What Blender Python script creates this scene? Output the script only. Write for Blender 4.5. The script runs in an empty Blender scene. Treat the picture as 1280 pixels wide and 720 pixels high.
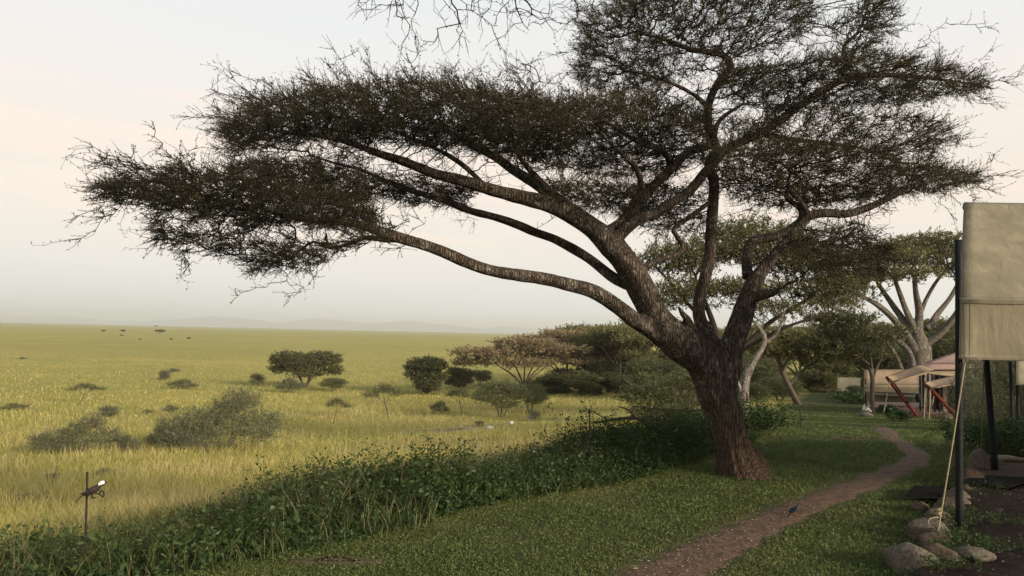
import bpy, math, random
import numpy as np
from mathutils import Vector, Matrix
R = math.radians
rng = np.random.default_rng(7)
random.seed(7)
scene = bpy.context.scene
COL = scene.collection

# ------------------------------------------------------------------ camera maths
F = 924.0
CAMZ = 1.65
PITCH, ROLL = R(3.47), R(1.28)
fw = np.array([0, math.cos(PITCH), math.sin(PITCH)])
r0 = np.array([1.0, 0, 0]); u0 = np.array([0, -math.sin(PITCH), math.cos(PITCH)])
rt = math.cos(ROLL) * r0 + math.sin(ROLL) * u0
up = -math.sin(ROLL) * r0 + math.cos(ROLL) * u0
CAM = np.array([0, 0, CAMZ])

def ray(x, y):
    d = fw * F + rt * (x - 640) + up * (360 - y)
    return d / d[1]
def P(x, y, Y):
    return CAM + ray(x, y) * Y

# ------------------------------------------------------------------ terrain
EDGE = np.array([(-60, -40), (-14, -6), (-4, 3.2), (-1.03, 5.95), (0, 7.3), (1.5, 8.6), (2.7, 10.2), (4.3, 12.8), (8, 22), (15.7, 42), (24, 60), (44, 100), (130, 300), (2500, 5500)], float)
LY = np.array([-1e5, 11, 18, 27, 45, 70, 120, 1e6]); LH = np.array([0, 0, .40, 1.10, 2.25, 2.95, 3.35, 3.35])
def sdist(x, y):
    x = np.asarray(x, float); y = np.asarray(y, float)
    best = np.full(x.shape, 1e18); sg = np.zeros(x.shape)
    for a, b in zip(EDGE[:-1], EDGE[1:]):
        d = b - a; L2 = (d * d).sum()
        t = np.clip(((x - a[0]) * d[0] + (y - a[1]) * d[1]) / L2, 0, 1)
        qx = a[0] + t * d[0]; qy = a[1] + t * d[1]
        dd = (x - qx) ** 2 + (y - qy) ** 2
        cr = d[0] * (y - a[1]) - d[1] * (x - a[0])
        m = dd < best
        best = np.where(m, dd, best); sg = np.where(m, np.sign(cr), sg)
    return np.sqrt(best) * sg
def snoise(x, y, s, seed=0):
    g = np.random.default_rng(seed + 100); o = 0
    for k in range(6):
        a = g.uniform(0, 6.28); f = s * g.uniform(.6, 1.8); p = g.uniform(0, 6.28)
        o = o + np.sin((x * math.cos(a) + y * math.sin(a)) * f + p + 1.3 * np.sin((x * math.sin(a) - y * math.cos(a)) * f * .7 + p * 2))
    return o / 6
def H(x, y):
    x = np.asarray(x, float); y = np.asarray(y, float)
    d = np.maximum(sdist(x, y), 0)
    ld = np.interp(y, LY, LH)
    e = 1 - np.exp(-d / 22)
    far = np.clip(1 - np.hypot(x, y) / 400, 0, 1)
    b = snoise(x, y, .9, 1) * .03 + snoise(x, y, .12, 2) * .25 * np.clip(d / 15, 0, 1) * far
    return -(ld + (5.2 - ld) * e) + b * np.clip(far * 2, 0, 1)
def G(x, y, lo=2.0, hi=4000.0):
    r = ray(x, y); ys = np.exp(np.linspace(math.log(lo), math.log(hi), 1600))
    g = H(r[0] * ys, ys) - (CAMZ + r[2] * ys)
    i = int(np.argmax(g > 0)) if (g > 0).any() else len(ys) - 1
    a, b = ys[max(i - 1, 0)], ys[i]
    for _ in range(20):
        m = (a + b) / 2
        if float(H(r[0] * m, m)) - (CAMZ + r[2] * m) > 0: b = m
        else: a = m
    return np.array([r[0] * b, b, float(H(r[0] * b, b))])

# ------------------------------------------------------------------ materials
def nt(name):
    m = bpy.data.materials.new(name); m.use_nodes = True
    t = m.node_tree; t.nodes.clear()
    return m, t, t.nodes, t.links
def add(n, typ, **kw):
    x = n.new(typ)
    for k, v in kw.items():
        if k in x.inputs: x.inputs[k].default_value = v
        else: setattr(x, k, v)
    return x
def ramp(n, l, src, stops):
    r = n.new('ShaderNodeValToRGB'); e = r.color_ramp.elements
    while len(e) < len(stops): e.new(.5)
    for el, (p, c) in zip(e, stops):
        el.position = p; el.color = (*c, 1)
    l.new(src, r.inputs[0]); return r.outputs[0]
def noise(n, l, vec, scale, detail=4, rough=.55, dist=0):
    x = add(n, 'ShaderNodeTexNoise', Scale=scale, Detail=detail, Roughness=rough, Distortion=dist)
    l.new(vec, x.inputs['Vector']); return x.outputs['Fac']
def mapping(n, l, src, scale=(1, 1, 1), rot=(0, 0, 0)):
    x = n.new('ShaderNodeMapping'); x.inputs['Scale'].default_value = scale; x.inputs['Rotation'].default_value = rot
    l.new(src, x.inputs['Vector']); return x.outputs[0]
def mixc(n, l, f, a, b, mode='MIX'):
    x = n.new('ShaderNodeMix'); x.data_type = 'RGBA'; x.blend_type = mode
    if isinstance(f, (int, float)): x.inputs[0].default_value = f
    else: l.new(f, x.inputs[0])
    for s, i in ((a, 6), (b, 7)):
        if isinstance(s, tuple): x.inputs[i].default_value = (*s, 1)
        else: l.new(s, x.inputs[i])
    return x.outputs[2]
def surf(n, l, color, rough=.9, bump=None, bstr=.5, bdist=.02, spec=.2):
    p = add(n, 'ShaderNodeBsdfPrincipled', Roughness=rough)
    p.inputs['Specular IOR Level'].default_value = spec
    if isinstance(color, tuple): p.inputs['Base Color'].default_value = (*color, 1)
    else: l.new(color, p.inputs['Base Color'])
    if bump is not None:
        b = add(n, 'ShaderNodeBump', Strength=bstr, Distance=bdist)
        l.new(bump, b.inputs['Height']); l.new(b.outputs[0], p.inputs['Normal'])
    o = n.new('ShaderNodeOutputMaterial'); l.new(p.outputs[0], o.inputs[0]); return p
def leaf_mat(name, c1, c2, trans=.3, c3=None, nscale=.6):
    m, t, n, l = nt(name)
    g = n.new('ShaderNodeNewGeometry')
    st = [(0, c1), (1, c2)] if c3 is None else [(0, c1), (.75, c2), (1, c3)]
    c = ramp(n, l, g.outputs['Random Per Island'], st)
    nz = noise(n, l, g.outputs['Position'], nscale, 2)
    c = mixc(n, l, ramp(n, l, nz, [(.35, (0, 0, 0)), (.65, (1, 1, 1))]), c, mixc(n, l, .55, c, c1))
    d = n.new('ShaderNodeBsdfDiffuse'); tr = n.new('ShaderNodeBsdfTranslucent')
    l.new(c, d.inputs[0]); l.new(c, tr.inputs[0])
    gl = add(n, 'ShaderNodeBsdfGlossy', Roughness=.5); gl.inputs[0].default_value = (.5, .5, .5, 1)
    mx = n.new('ShaderNodeMixShader'); mx.inputs[0].default_value = trans
    l.new(d.outputs[0], mx.inputs[1]); l.new(tr.outputs[0], mx.inputs[2])
    m2 = n.new('ShaderNodeMixShader'); m2.inputs[0].default_value = .03
    l.new(mx.outputs[0], m2.inputs[1]); l.new(gl.outputs[0], m2.inputs[2])
    o = n.new('ShaderNodeOutputMaterial'); l.new(m2.outputs[0], o.inputs[0]); return m
def bark_mat(name, dark, mid, pale, pale_lo=.62, scale=1.0, low=None):
    m, t, n, l = nt(name)
    g = n.new('ShaderNodeNewGeometry'); pos = g.outputs['Position']
    v = mapping(n, l, pos, (1, 1, .17))
    crack = add(n, 'ShaderNodeTexVoronoi', Scale=36 * scale); crack.feature = 'DISTANCE_TO_EDGE'
    wn = add(n, 'ShaderNodeTexNoise', Scale=5 * scale, Detail=4)
    l.new(v, wn.inputs['Vector'])
    vv = n.new('ShaderNodeVectorMath'); vv.operation = 'MULTIPLY_ADD'; vv.inputs[1].default_value = (.16, .16, .16)
    l.new(wn.outputs['Color'], vv.inputs[0]); l.new(v, vv.inputs[2])
    l.new(vv.outputs[0], crack.inputs['Vector'])
    cf = ramp(n, l, crack.outputs['Distance'], [(0, (0, 0, 0)), (.22, (1, 1, 1))])
    fine = noise(n, l, vv.outputs[0], 30 * scale, 6, .7)
    c = ramp(n, l, fine, [(.3, dark), (.6, mid)])
    big = noise(n, l, pos, 7 * scale, 5, .75)
    lich = ramp(n, l, big, [(pale_lo - .06, (0, 0, 0)), (pale_lo + .05, (1, 1, 1))])
    fl = n.new('ShaderNodeMath'); fl.operation = 'MULTIPLY'
    l.new(lich, fl.inputs[0])
    f2 = ramp(n, l, fine, [(.35, (0, 0, 0)), (.6, (1, 1, 1))]); l.new(f2, fl.inputs[1])
    lf = fl.outputs[0]
    if low is not None:
        s = n.new('ShaderNodeSeparateXYZ'); l.new(pos, s.inputs[0])
        mr = add(n, 'ShaderNodeMapRange'); mr.inputs['From Min'].default_value = .35; mr.inputs['From Max'].default_value = 1.2
        l.new(s.outputs['Z'], mr.inputs['Value'])
        c = mixc(n, l, mr.outputs[0], mixc(n, l, .7, c, low), c)
        q = n.new('ShaderNodeMath'); q.operation = 'MULTIPLY'; l.new(mr.outputs[0], q.inputs[0]); l.new(lf, q.inputs[1]); lf = q.outputs[0]
    c = mixc(n, l, lf, c, pale)
    c = mixc(n, l, cf, mixc(n, l, .6, c, (.014, .011, .009)), c)
    h = n.new('ShaderNodeMath'); h.operation = 'MULTIPLY_ADD'; h.inputs[1].default_value = .45
    l.new(fine, h.inputs[0]); l.new(cf, h.inputs[2])
    surf(n, l, c, .95, h.outputs[0], .9, .03 / scale, .15); return m
def simple_mat(name, c1, c2, scale=8, rough=.85, bump=.3, bdist=.01, detail=5, spec=.2):
    m, t, n, l = nt(name)
    g = n.new('ShaderNodeNewGeometry')
    z = noise(n, l, g.outputs['Position'], scale, detail, .65)
    surf(n, l, ramp(n, l, z, [(.32, c1), (.68, c2)]), rough, z, bump, bdist, spec); return m

# ------------------------------------------------------------------ mesh helpers
class MB:
    def __init__(s): s.v = []; s.q = []; s.t = []; s.n = 0; s.qm = []; s.tm = []
    def addv(s, v): s.v.append(np.asarray(v, float).reshape(-1, 3)); k = s.n; s.n += len(s.v[-1]); return k
    def quads(s, v, q, m=0):
        k = s.addv(v); q = np.asarray(q, int).reshape(-1, 4); s.q.append(q + k); s.qm.append(np.full(len(q), m))
    def tris(s, v, q, m=0):
        k = s.addv(v); q = np.asarray(q, int).reshape(-1, 3); s.t.append(q + k); s.tm.append(np.full(len(q), m))
    def both(s, v, q, t, m=0):
        k = s.addv(v)
        if len(q): q = np.asarray(q, int).reshape(-1, 4); s.q.append(q + k); s.qm.append(np.full(len(q), m))
        if len(t): t = np.asarray(t, int).reshape(-1, 3); s.t.append(t + k); s.tm.append(np.full(len(t), m))
    def mesh(s, name, mats, smooth=False, attr=None):
        me = bpy.data.meshes.new(name)
        v = np.concatenate(s.v) if s.v else np.zeros((0, 3))
        q = np.concatenate(s.q) if s.q else np.zeros((0, 4), int)
        t = np.concatenate(s.t) if s.t else np.zeros((0, 3), int)
        me.vertices.add(len(v)); me.vertices.foreach_set('co', v.astype(np.float32).ravel())
        me.loops.add(q.size + t.size); me.loops.foreach_set('vertex_index', np.concatenate([q.ravel(), t.ravel()]).astype(np.int32))
        me.polygons.add(len(q) + len(t))
        st = np.concatenate([np.arange(len(q)) * 4, q.size + np.arange(len(t)) * 3]).astype(np.int32)
        me.polygons.foreach_set('loop_start', st)
        mi = np.concatenate((s.qm or [np.zeros(0)]) + (s.tm or [np.zeros(0)])).astype(np.int32)
        me.polygons.foreach_set('material_index', mi)
        for m in (mats if isinstance(mats, (list, tuple)) else [mats]): me.materials.append(m)
        if attr:
            for k, a in attr.items():
                at = me.attributes.new(k, 'FLOAT', 'POINT'); at.data.foreach_set('value', np.asarray(a, np.float32))
        me.update(calc_edges=True); me.validate()
        if smooth: me.polygons.foreach_set('use_smooth', np.ones(len(me.polygons), bool))
        return me
    def build(s, name, mats, parent=None, smooth=False, attr=None):
        o = bpy.data.objects.new(name, s.mesh(name, mats, smooth, attr)); COL.objects.link(o)
        if parent: o.parent = parent
        return o
    # shapes
    def segs(s, p0, p1, ra, rb, sides=3, m=0):
        p0 = np.asarray(p0, float); p1 = np.asarray(p1, float); n = len(p0)
        if n == 0: return
        d = p1 - p0; L = np.linalg.norm(d, axis=1, keepdims=True) + 1e-9; d = d / L
        p1 = p1 + d * np.asarray(rb).reshape(-1, 1) * .5
        ref = np.where(np.abs(d[:, 2:3]) > .9, np.array([[1., 0, 0]]), np.array([[0, 0, 1.]]))
        a = np.cross(d, ref); a /= np.linalg.norm(a, axis=1, keepdims=True); b = np.cross(d, a)
        th = np.arange(sides) * 2 * math.pi / sides
        cs = (np.cos(th)[None, :, None] * a[:, None] + np.sin(th)[None, :, None] * b[:, None])
        v = np.concatenate([p0[:, None] + cs * np.asarray(ra).reshape(-1, 1, 1), p1[:, None] + cs * np.asarray(rb).reshape(-1, 1, 1)], 1)
        i = np.arange(sides); j = (i + 1) % sides
        q = np.stack([i, j, j + sides, i + sides], 1)
        s.quads(v.reshape(-1, 3), (q[None] + (np.arange(n) * 2 * sides)[:, None, None]).reshape(-1, 4), m)
    def tube(s, pts, rad, sides=10, m=0, cap=True, wob=0, seed=0):
        pts = np.asarray(pts, float); n = len(pts)
        rad = np.broadcast_to(np.asarray(rad, float), (n,))
        T = np.gradient(pts, axis=0); T /= np.linalg.norm(T, axis=1, keepdims=True) + 1e-9
        a = np.cross(T[0], [0, 0, 1.0]) if abs(T[0][2]) < .9 else np.cross(T[0], [1.0, 0, 0])
        vs = []; th = np.arange(sides) * 2 * math.pi / sides
        g = np.random.default_rng(seed); ph = g.uniform(0, 6.28, 4)
        for k in range(n):
            a = a - T[k] * a.dot(T[k]); a /= np.linalg.norm(a) + 1e-9; b = np.cross(T[k], a)
            rr = rad[k] * (1 + wob * (np.sin(3 * th + ph[0] + k * .21) * .5 + np.sin(5 * th + ph[1] - k * .13) * .35 + math.sin(k * .7 + ph[2]) * .3))
            vs.append(pts[k] + rr[:, None] * (np.cos(th)[:, None] * a + np.sin(th)[:, None] * b))
        v = np.concatenate(vs)
        i = np.arange(sides); j = (i + 1) % sides; q = np.stack([i, j, j + sides, i + sides], 1)
        q = (q[None] + (np.arange(n - 1) * sides)[:, None, None]).reshape(-1, 4)
        t = []
        if cap:
            v = np.concatenate([v, pts[:1], pts[-1:]]); c0 = n * sides
            t = [(j_, i_, c0) for i_, j_ in zip(i, j)] + [(i_ + (n - 1) * sides, j_ + (n - 1) * sides, c0 + 1) for i_, j_ in zip(i, j)]
        s.both(v, q, t, m)
    def leaves(s, c, d, L, W, g=rng, m=0, fold=False):
        """diamond shaped leaf faces at c, axis d"""
        c = np.asarray(c, float); n = len(c)
        d = d / (np.linalg.norm(d, axis=1, keepdims=True) + 1e-9)
        r = g.normal(size=(n, 3)); w = np.cross(d, r); w /= np.linalg.norm(w, axis=1, keepdims=True) + 1e-9
        L = np.broadcast_to(np.asarray(L, float), (n,))[:, None]; W = np.broadcast_to(np.asarray(W, float), (n,))[:, None]
        v = np.stack([c, c + d * L * .45 + w * W * .5, c + d * L, c + d * L * .45 - w * W * .5], 1)
        s.quads(v.reshape(-1, 3), np.arange(n * 4).reshape(-1, 4), m)
    def box(s, lo, hi, m=0, M=None):
        x0, y0, z0 = lo; x1, y1, z1 = hi
        v = np.array([(x0, y0, z0), (x1, y0, z0), (x1, y1, z0), (x0, y1, z0), (x0, y0, z1), (x1, y0, z1), (x1, y1, z1), (x0, y1, z1)], float)
        if M is not None: v = np.array([tuple(M @ Vector(p)) for p in v])
        s.quads(v, [(0, 3, 2, 1), (4, 5, 6, 7), (0, 1, 5, 4), (1, 2, 6, 5), (2, 3, 7, 6), (3, 0, 4, 7)], m)
    def sheet(s, grid, th=.01, m=0):
        """grid (a,b,3) of points -> cloth with thickness"""
        g = np.asarray(grid, float); a, b = g.shape[:2]
        du = np.gradient(g, axis=0); dv = np.gradient(g, axis=1); nn = np.cross(du, dv); nn /= np.linalg.norm(nn, axis=2, keepdims=True) + 1e-9
        v = np.concatenate([(g + nn * th / 2).reshape(-1, 3), (g - nn * th / 2).reshape(-1, 3)]); o = a * b; q = []
        for i in range(a - 1):
            for j in range(b - 1):
                k = i * b + j; q += [(k, k + b, k + b + 1, k + 1), (o + k, o + k + 1, o + k + b + 1, o + k + b)]
        for i in range(a - 1):
            for j in (0, b - 1):
                k = i * b + j; q.append((k, k + b, k + b + o, k + o))
        for j in range(b - 1):
            for i in (0, a - 1):
                k = i * b + j; q.append((k, k + 1, k + 1 + o, k + o))
        s.quads(v, q, m)
def quadgrid(c00, c10, c11, c01, na=8, nb=8, sag=0., wr=0., seed=1):
    u = np.linspace(0, 1, na)[:, None, None]; w = np.linspace(0, 1, nb)[None, :, None]
    c = [np.asarray(k, float) for k in (c00, c10, c11, c01)]
    g = (1 - u) * (1 - w) * c[0] + u * (1 - w) * c[1] + u * w * c[2] + (1 - u) * w * c[3]
    s = np.sin(math.pi * u[..., 0]) * np.sin(math.pi * w[..., 0])
    g[..., 2] -= sag * s
    g[..., 2] += wr * snoise(u[..., 0] * 9 + 0 * w[..., 0], w[..., 0] * 9 + 0 * u[..., 0], 1.2, seed); return g

def tag(o, label=None, cat=None, group=None, kind=None):
    for k, v in (('label', label), ('category', cat), ('group', group), ('kind', kind)):
        if v: o[k] = v
    return o
def empty(name, loc, label, cat, group=None, rz=0, sc=1):
    o = bpy.data.objects.new(name, None); COL.objects.link(o); o.empty_display_size = .2
    o.location = tuple(loc); o.rotation_euler = (0, 0, rz); o.scale = (sc,) * 3 if isinstance(sc, (int, float)) else sc
    return tag(o, label, cat, group)
def copy_tree(o, parent=None):
    c = o.copy(); COL.objects.link(c)
    if parent: c.parent = parent
    for ch in list(o.children): copy_tree(ch, c)
    return c
_used = set()
def place(proto, px, py, sc, rz, label, cat, group, g=None):
    o = proto if proto.name not in _used else copy_tree(proto)
    _used.add(proto.name)
    p = G(px, py) if g is None else g
    o.location = (p[0], p[1], p[2] - .03); o.rotation_euler = (0, 0, rz)
    o.scale = (sc,) * 3 if isinstance(sc, (int, float)) else sc
    tag(o, label, cat, group); return o

# ------------------------------------------------------------------ growing trees
def resample(pts, rad, step):
    pts = np.asarray(pts, float); rad = np.asarray(rad, float); out = []; ro = []
    n = len(pts)
    for i in range(n - 1):
        p0 = pts[max(i - 1, 0)]; p1 = pts[i]; p2 = pts[i + 1]; p3 = pts[min(i + 2, n - 1)]
        k = max(int(np.linalg.norm(p2 - p1) / step), 1)
        for t in np.arange(k) / k:
            out.append(.5 * (2 * p1 + (p2 - p0) * t + (2 * p0 - 5 * p1 + 4 * p2 - p3) * t * t + (3 * p1 - p0 - 3 * p2 + p3) * t ** 3))
            ro.append(rad[i] * (1 - t) + rad[i + 1] * t)
    out.append(pts[-1]); ro.append(rad[-1]); return np.array(out), np.array(ro)
def colonize(seed_p, att, step, kill, iters=200, jit=.3, g=rng, upw=0., infl=1e9):
    pts = [np.asarray(p, float) for p in seed_p]; par = [-1] * len(pts)
    A = np.asarray(att, float); S = np.array(pts)
    near = np.zeros(len(A), int); dist = np.full(len(A), 1e9)
    for k in range(0, len(S), 400):
        D = np.linalg.norm(A[:, None] - S[None, k:k + 400], axis=2); j = D.argmin(1); dm = D[np.arange(len(A)), j]
        m = dm < dist; near[m] = j[m] + k; dist[m] = dm[m]
    kids = {}
    for it in range(iters):
        ok = dist > kill; A = A[ok]; near = near[ok]; dist = dist[ok]
        if len(A) == 0: break
        act = dist < infl
        u, inv = np.unique(near[act], return_inverse=True)
        d = (A[act] - np.array(pts)[near[act]]) if act.any() else np.zeros((0, 3))
        if not len(d): break
        d /= np.linalg.norm(d, axis=1, keepdims=True) + 1e-9
        s = np.zeros((len(u), 3)); np.add.at(s, inv, d)
        s /= np.linalg.norm(s, axis=1, keepdims=True) + 1e-9
        s += g.normal(size=s.shape) * jit; s[:, 2] += upw; s /= np.linalg.norm(s, axis=1, keepdims=True)
        new = []
        for q, dd in zip(u, s):
            if kids.get(q, 0) >= 4:
                continue
            kids[q] = kids.get(q, 0) + 1
            new.append(pts[q] + dd * step); pts.append(new[-1]); par.append(int(q))
        if not new:
            bad = set(u); m = np.array([x not in bad for x in near]); A = A[m]; near = near[m]; dist = dist[m]; continue
        N = np.array(new); base = len(pts) - len(N)
        for k in range(0, len(N), 300):
            D = np.linalg.norm(A[:, None] - N[None, k:k + 300], axis=2); j = D.argmin(1); dm = D[np.arange(len(A)), j]
            m = dm < dist; near[m] = j[m] + base + k; dist[m] = dm[m]
    return np.array(pts), np.array(par)
def pipe(par, n0, tip, ex=2.3):
    n = len(par); acc = np.zeros(n); has = np.zeros(n, bool)
    for i in range(n - 1, -1, -1):
        if acc[i] == 0: acc[i] = tip ** ex
        if par[i] >= 0: acc[par[i]] += acc[i]; has[par[i]] = True
    return acc ** (1 / ex), ~has
def sprigs(mbw, mbl, pts, dirs, rads, n_each, L, leafL, leafW, nleaf, g, upw=.35, tw=.0018, keep_wood=True, out=None, spread=.55):
    """short thorny twigs with leaf tufts"""
    idx = np.repeat(np.arange(len(pts)), n_each)
    p = pts[idx] + 0; d = dirs[idx] * .6 + g.normal(size=(len(idx), 3)) * spread; d[:, 2] += upw
    if out is not None: d += out[idx]
    d /= np.linalg.norm(d, axis=1, keepdims=True); l = g.uniform(L[0], L[1], len(idx))[:, None]
    m = p + d * l * .5; d2 = d + g.normal(size=d.shape) * .35; d2 /= np.linalg.norm(d2, axis=1, keepdims=True); e = m + d2 * l * .5
    if keep_wood:
        mbw.segs(p, m, np.full(len(p), tw * 1.3), np.full(len(p), tw), 3); mbw.segs(m, e, np.full(len(p), tw), np.full(len(p), tw * .6), 3)
    if nleaf:
        t = g.uniform(.1, 1, (len(p), nleaf))[..., None]
        c = np.where(t < .5, p[:, None] + (m - p)[:, None] * t * 2, m[:, None] + (e - m)[:, None] * (t * 2 - 1)).reshape(-1, 3)
        ld = np.repeat(d, nleaf, 0) * .5 + g.normal(size=c.shape) * .8; ld[:, 2] += .25
        mbl.leaves(c, ld, g.uniform(.7, 1.3, len(c)) * leafL, g.uniform(.7, 1.3, len(c)) * leafW, g)
def pads(specs, g):
    o = []
    for cx, cy, cz, rx, ry, rz, n in specs:
        v = g.normal(size=(n, 3)); v /= np.linalg.norm(v, axis=1, keepdims=True); r = g.uniform(0, 1, (n, 1)) ** (1 / 2.6)
        v = v * r * np.array([rx, ry, rz]); v[:, 2] = np.where(v[:, 2] < 0, v[:, 2] * .8, v[:, 2])
        o.append(v + np.array([cx, cy, cz]))
    return np.concatenate(o)
def gen_tree(name, limbs, att, mats, g, step=.2, kill=.2, tip=.006, nspr=2, L=(.15, .4), leaf=(.09, .04), nleaf=4, jit=.3, sides=10, loc=(0, 0, 0), upw=.0, wob=.12, crown=True, tw=.006, leafless=0):
    """limbs: list of (points, radii) local coordinates"""
    root = bpy.data.objects.new(name, None); COL.objects.link(root); root.location = loc
    tb = MB(); sp = []; 
    for k, (pp, rr) in enumerate(limbs):
        p, r = resample(pp, rr, step * .7); tb.tube(p, r, sides, wob=wob, seed=k); sp.append(p[len(p) // (3 if k else 2):])
    tb.build('trunk', mats[0], root, True)
    wb = MB(); lb = MB()
    if att is not None and len(att):
        S = np.concatenate(sp)
        pts, par = colonize(S, att, step, kill, jit=jit, g=g, upw=upw)
        r, tips = pipe(par, len(S), tip)
        i = np.arange(len(S), len(pts)); r = np.minimum(r, .5 * max(l[1][-1] for l in limbs) + .03)
        a = par[i]; ra = np.where(a >= len(S), r[a], r[i]); thick = ra > tip * 3
        wb.segs(pts[a[thick]], pts[i[thick]], ra[thick], r[i][thick], 5); wb.segs(pts[a[~thick]], pts[i[~thick]], ra[~thick], r[i][~thick], 3)
        dr = pts[i] - pts[a]; dr /= np.linalg.norm(dr, axis=1, keepdims=True) + 1e-9
        fine = r[i] < tip * 3.5
        if leafless: fine &= g.uniform(size=len(i)) > leafless
        sprigs(wb, lb, pts[i[fine]], dr[fine], r[i[fine]], nspr, L, leaf[0], leaf[1], nleaf, g, tw=tw * .5)
        wb.build('branches', mats[0] if len(mats) < 3 else mats[2], root)
        if nleaf: lb.build('foliage', mats[1], root)
    return root

# ================================================================== SETTING
M = {}
# ---- ground material
m, t, n, l = nt('ground_soil_and_grass')
g_ = n.new('ShaderNodeNewGeometry'); pos = g_.outputs['Position']
lawnA = add(n, 'ShaderNodeAttribute', attribute_name='lawn'); 
big = noise(n, l, pos, .012, 4, .6); med = noise(n, l, pos, .11, 5, .65); fin = noise(n, l, pos, 1.3, 6, .75); mic = noise(n, l, pos, 14, 6, .8)
c = ramp(n, l, med, [(.3, (.27, .24, .068)), (.5, (.42, .345, .105)), (.72, (.50, .42, .135))])
c2 = ramp(n, l, fin, [(.3, (.13, .135, .040)), (.52, (.29, .25, .078)), (.75, (.40, .32, .13))])
c = mixc(n, l, .5, c, c2)
c = mixc(n, l, ramp(n, l, big, [(.4, (0, 0, 0)), (.62, (.8, .8, .8))]), c, mixc(n, l, .5, c, (.20, .20, .058)))
lw = ramp(n, l, fin, [(.34, (.050, .070, .022)), (.55, (.085, .112, .036)), (.75, (.10, .088, .050))])
lw = mixc(n, l, ramp(n, l, mic, [(.4, (0, 0, 0)), (.7, (1, 1, 1))]), lw, (.085, .060, .042))
sk1 = noise(n, l, mapping(n, l, pos, (.45, 1, 1)), .05, 6, .7, .3)
c = mixc(n, l, ramp(n, l, sk1, [(.44, (0, 0, 0)), (.60, (.85, .85, .85))]), c, (.275, .255, .078))
sk2 = noise(n, l, mapping(n, l, pos, (.35, 1, 1)), .0045, 5, .65)
c = mixc(n, l, ramp(n, l, sk2, [(.50, (0, 0, 0)), (.68, (.6, .6, .6))]), c, (.35, .295, .100))
col = mixc(n, l, lawnA.outputs['Fac'], c, lw)
ad = n.new('ShaderNodeMath'); ad.operation = 'MULTIPLY_ADD'; ad.inputs[1].default_value = .12
l.new(mic, ad.inputs[0]); l.new(fin, ad.inputs[2])
surf(n, l, col, .95, ad.outputs[0], .8, .35, .05); M['ground'] = m
az = np.concatenate([np.arange(-180, -52, 4.0), np.arange(-52, 52, .35), np.arange(52, 180, 4.0)])
rad = np.concatenate([[.3], np.exp(np.linspace(math.log(1.0), math.log(22000), 450))])
A_, R_ = np.meshgrid(np.radians(az), rad); X = R_ * np.sin(A_); Y = R_ * np.cos(A_)
Z = H(X, Y); lawn = np.clip(.5 - sdist(X, Y) / .8, 0, 1) * np.clip(1.5 - R_ / 200, 0, 1)
mb = MB(); nr, na = X.shape
i, j = np.meshgrid(np.arange(nr - 1), np.arange(na), indexing='ij'); j2 = (j + 1) % na
q = np.stack([i * na + j, i * na + j2, (i + 1) * na + j2, (i + 1) * na + j], -1).reshape(-1, 4)[:, ::-1]
vv_ = np.stack([X, Y, Z], -1).reshape(-1, 3); mb.quads(vv_, q)
k0 = mb.addv([(0, 0, float(H(0, 0)))]); mb.t.append(np.array([(k0, (b + 1) % na, b) for b in range(na)])); mb.tm.append(np.zeros(na))
tag(mb.build('ground', M['ground'], None, True, {'lawn': np.append(lawn.ravel(), 1)}), kind='structure')

# ---- hills
M['hill'] = simple_mat('hill_scrub', (.05, .06, .035), (.09, .09, .05), .004, 1, 0)
def hill(pxs, hs, Y, depth, seed):
    b = MB(); pxs = np.array(pxs, float); X = (pxs - 640) / F * Y; xs = np.linspace(X[0], X[-1], 60)
    zz = np.interp(xs, X, np.array(hs) / F * Y) * (1 + .12 * snoise(xs, xs * 0, .0030 * 15000 / Y, seed))
    g = []
    for k, w in ((-1, 0), (-.5, .55), (0, 1), (.6, .5), (1.3, 0)):
        g.append(np.stack([xs, np.full(60, Y + depth * k), -5.4 + zz * w * (1 + .1 * snoise(xs, xs * 0 + k * 900, .004, seed + 3) * (w != 0))], 1))
    g = np.array(g); q = [(r * 60 + c, r * 60 + c + 1, (r + 1) * 60 + c + 1, (r + 1) * 60 + c) for r in range(4) for c in range(59)]
    b.quads(g.reshape(-1, 3), q); return tag(b.build('hills', M['hill'], None, True), kind='structure')
hill([150, 190, 230, 262, 300, 330, 365, 420], [2, 5, 9, 13, 11, 9, 4, 0], 11500, 600, 1)
hill([-120, -40, 20, 80, 130, 190, 260], [4, 9, 7, 8, 5, 4, 0], 12500, 700, 2)
hill([330, 370, 395, 430, 470, 520, 560, 600, 660], [3, 9, 13, 11, 8, 12, 9, 5, 0], 12000, 700, 3)
hill([560, 620, 700, 800, 900], [0, 8, 6, 9, 0], 13500, 700, 4)

# ---- haze
m, t, n, l = nt('haze_air')
v = add(n, 'ShaderNodeVolumePrincipled', Density=.0002, Anisotropy=.6); v.inputs['Color'].default_value = (.93, .96, 1, 1)
o_ = n.new('ShaderNodeOutputMaterial'); l.new(v.outputs[0], o_.inputs['Volume'])
hz = MB(); hz.box((-23000, -23000, -7.0), (23000, 23000, 190)); tag(hz.build('haze', m), kind='stuff')

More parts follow.
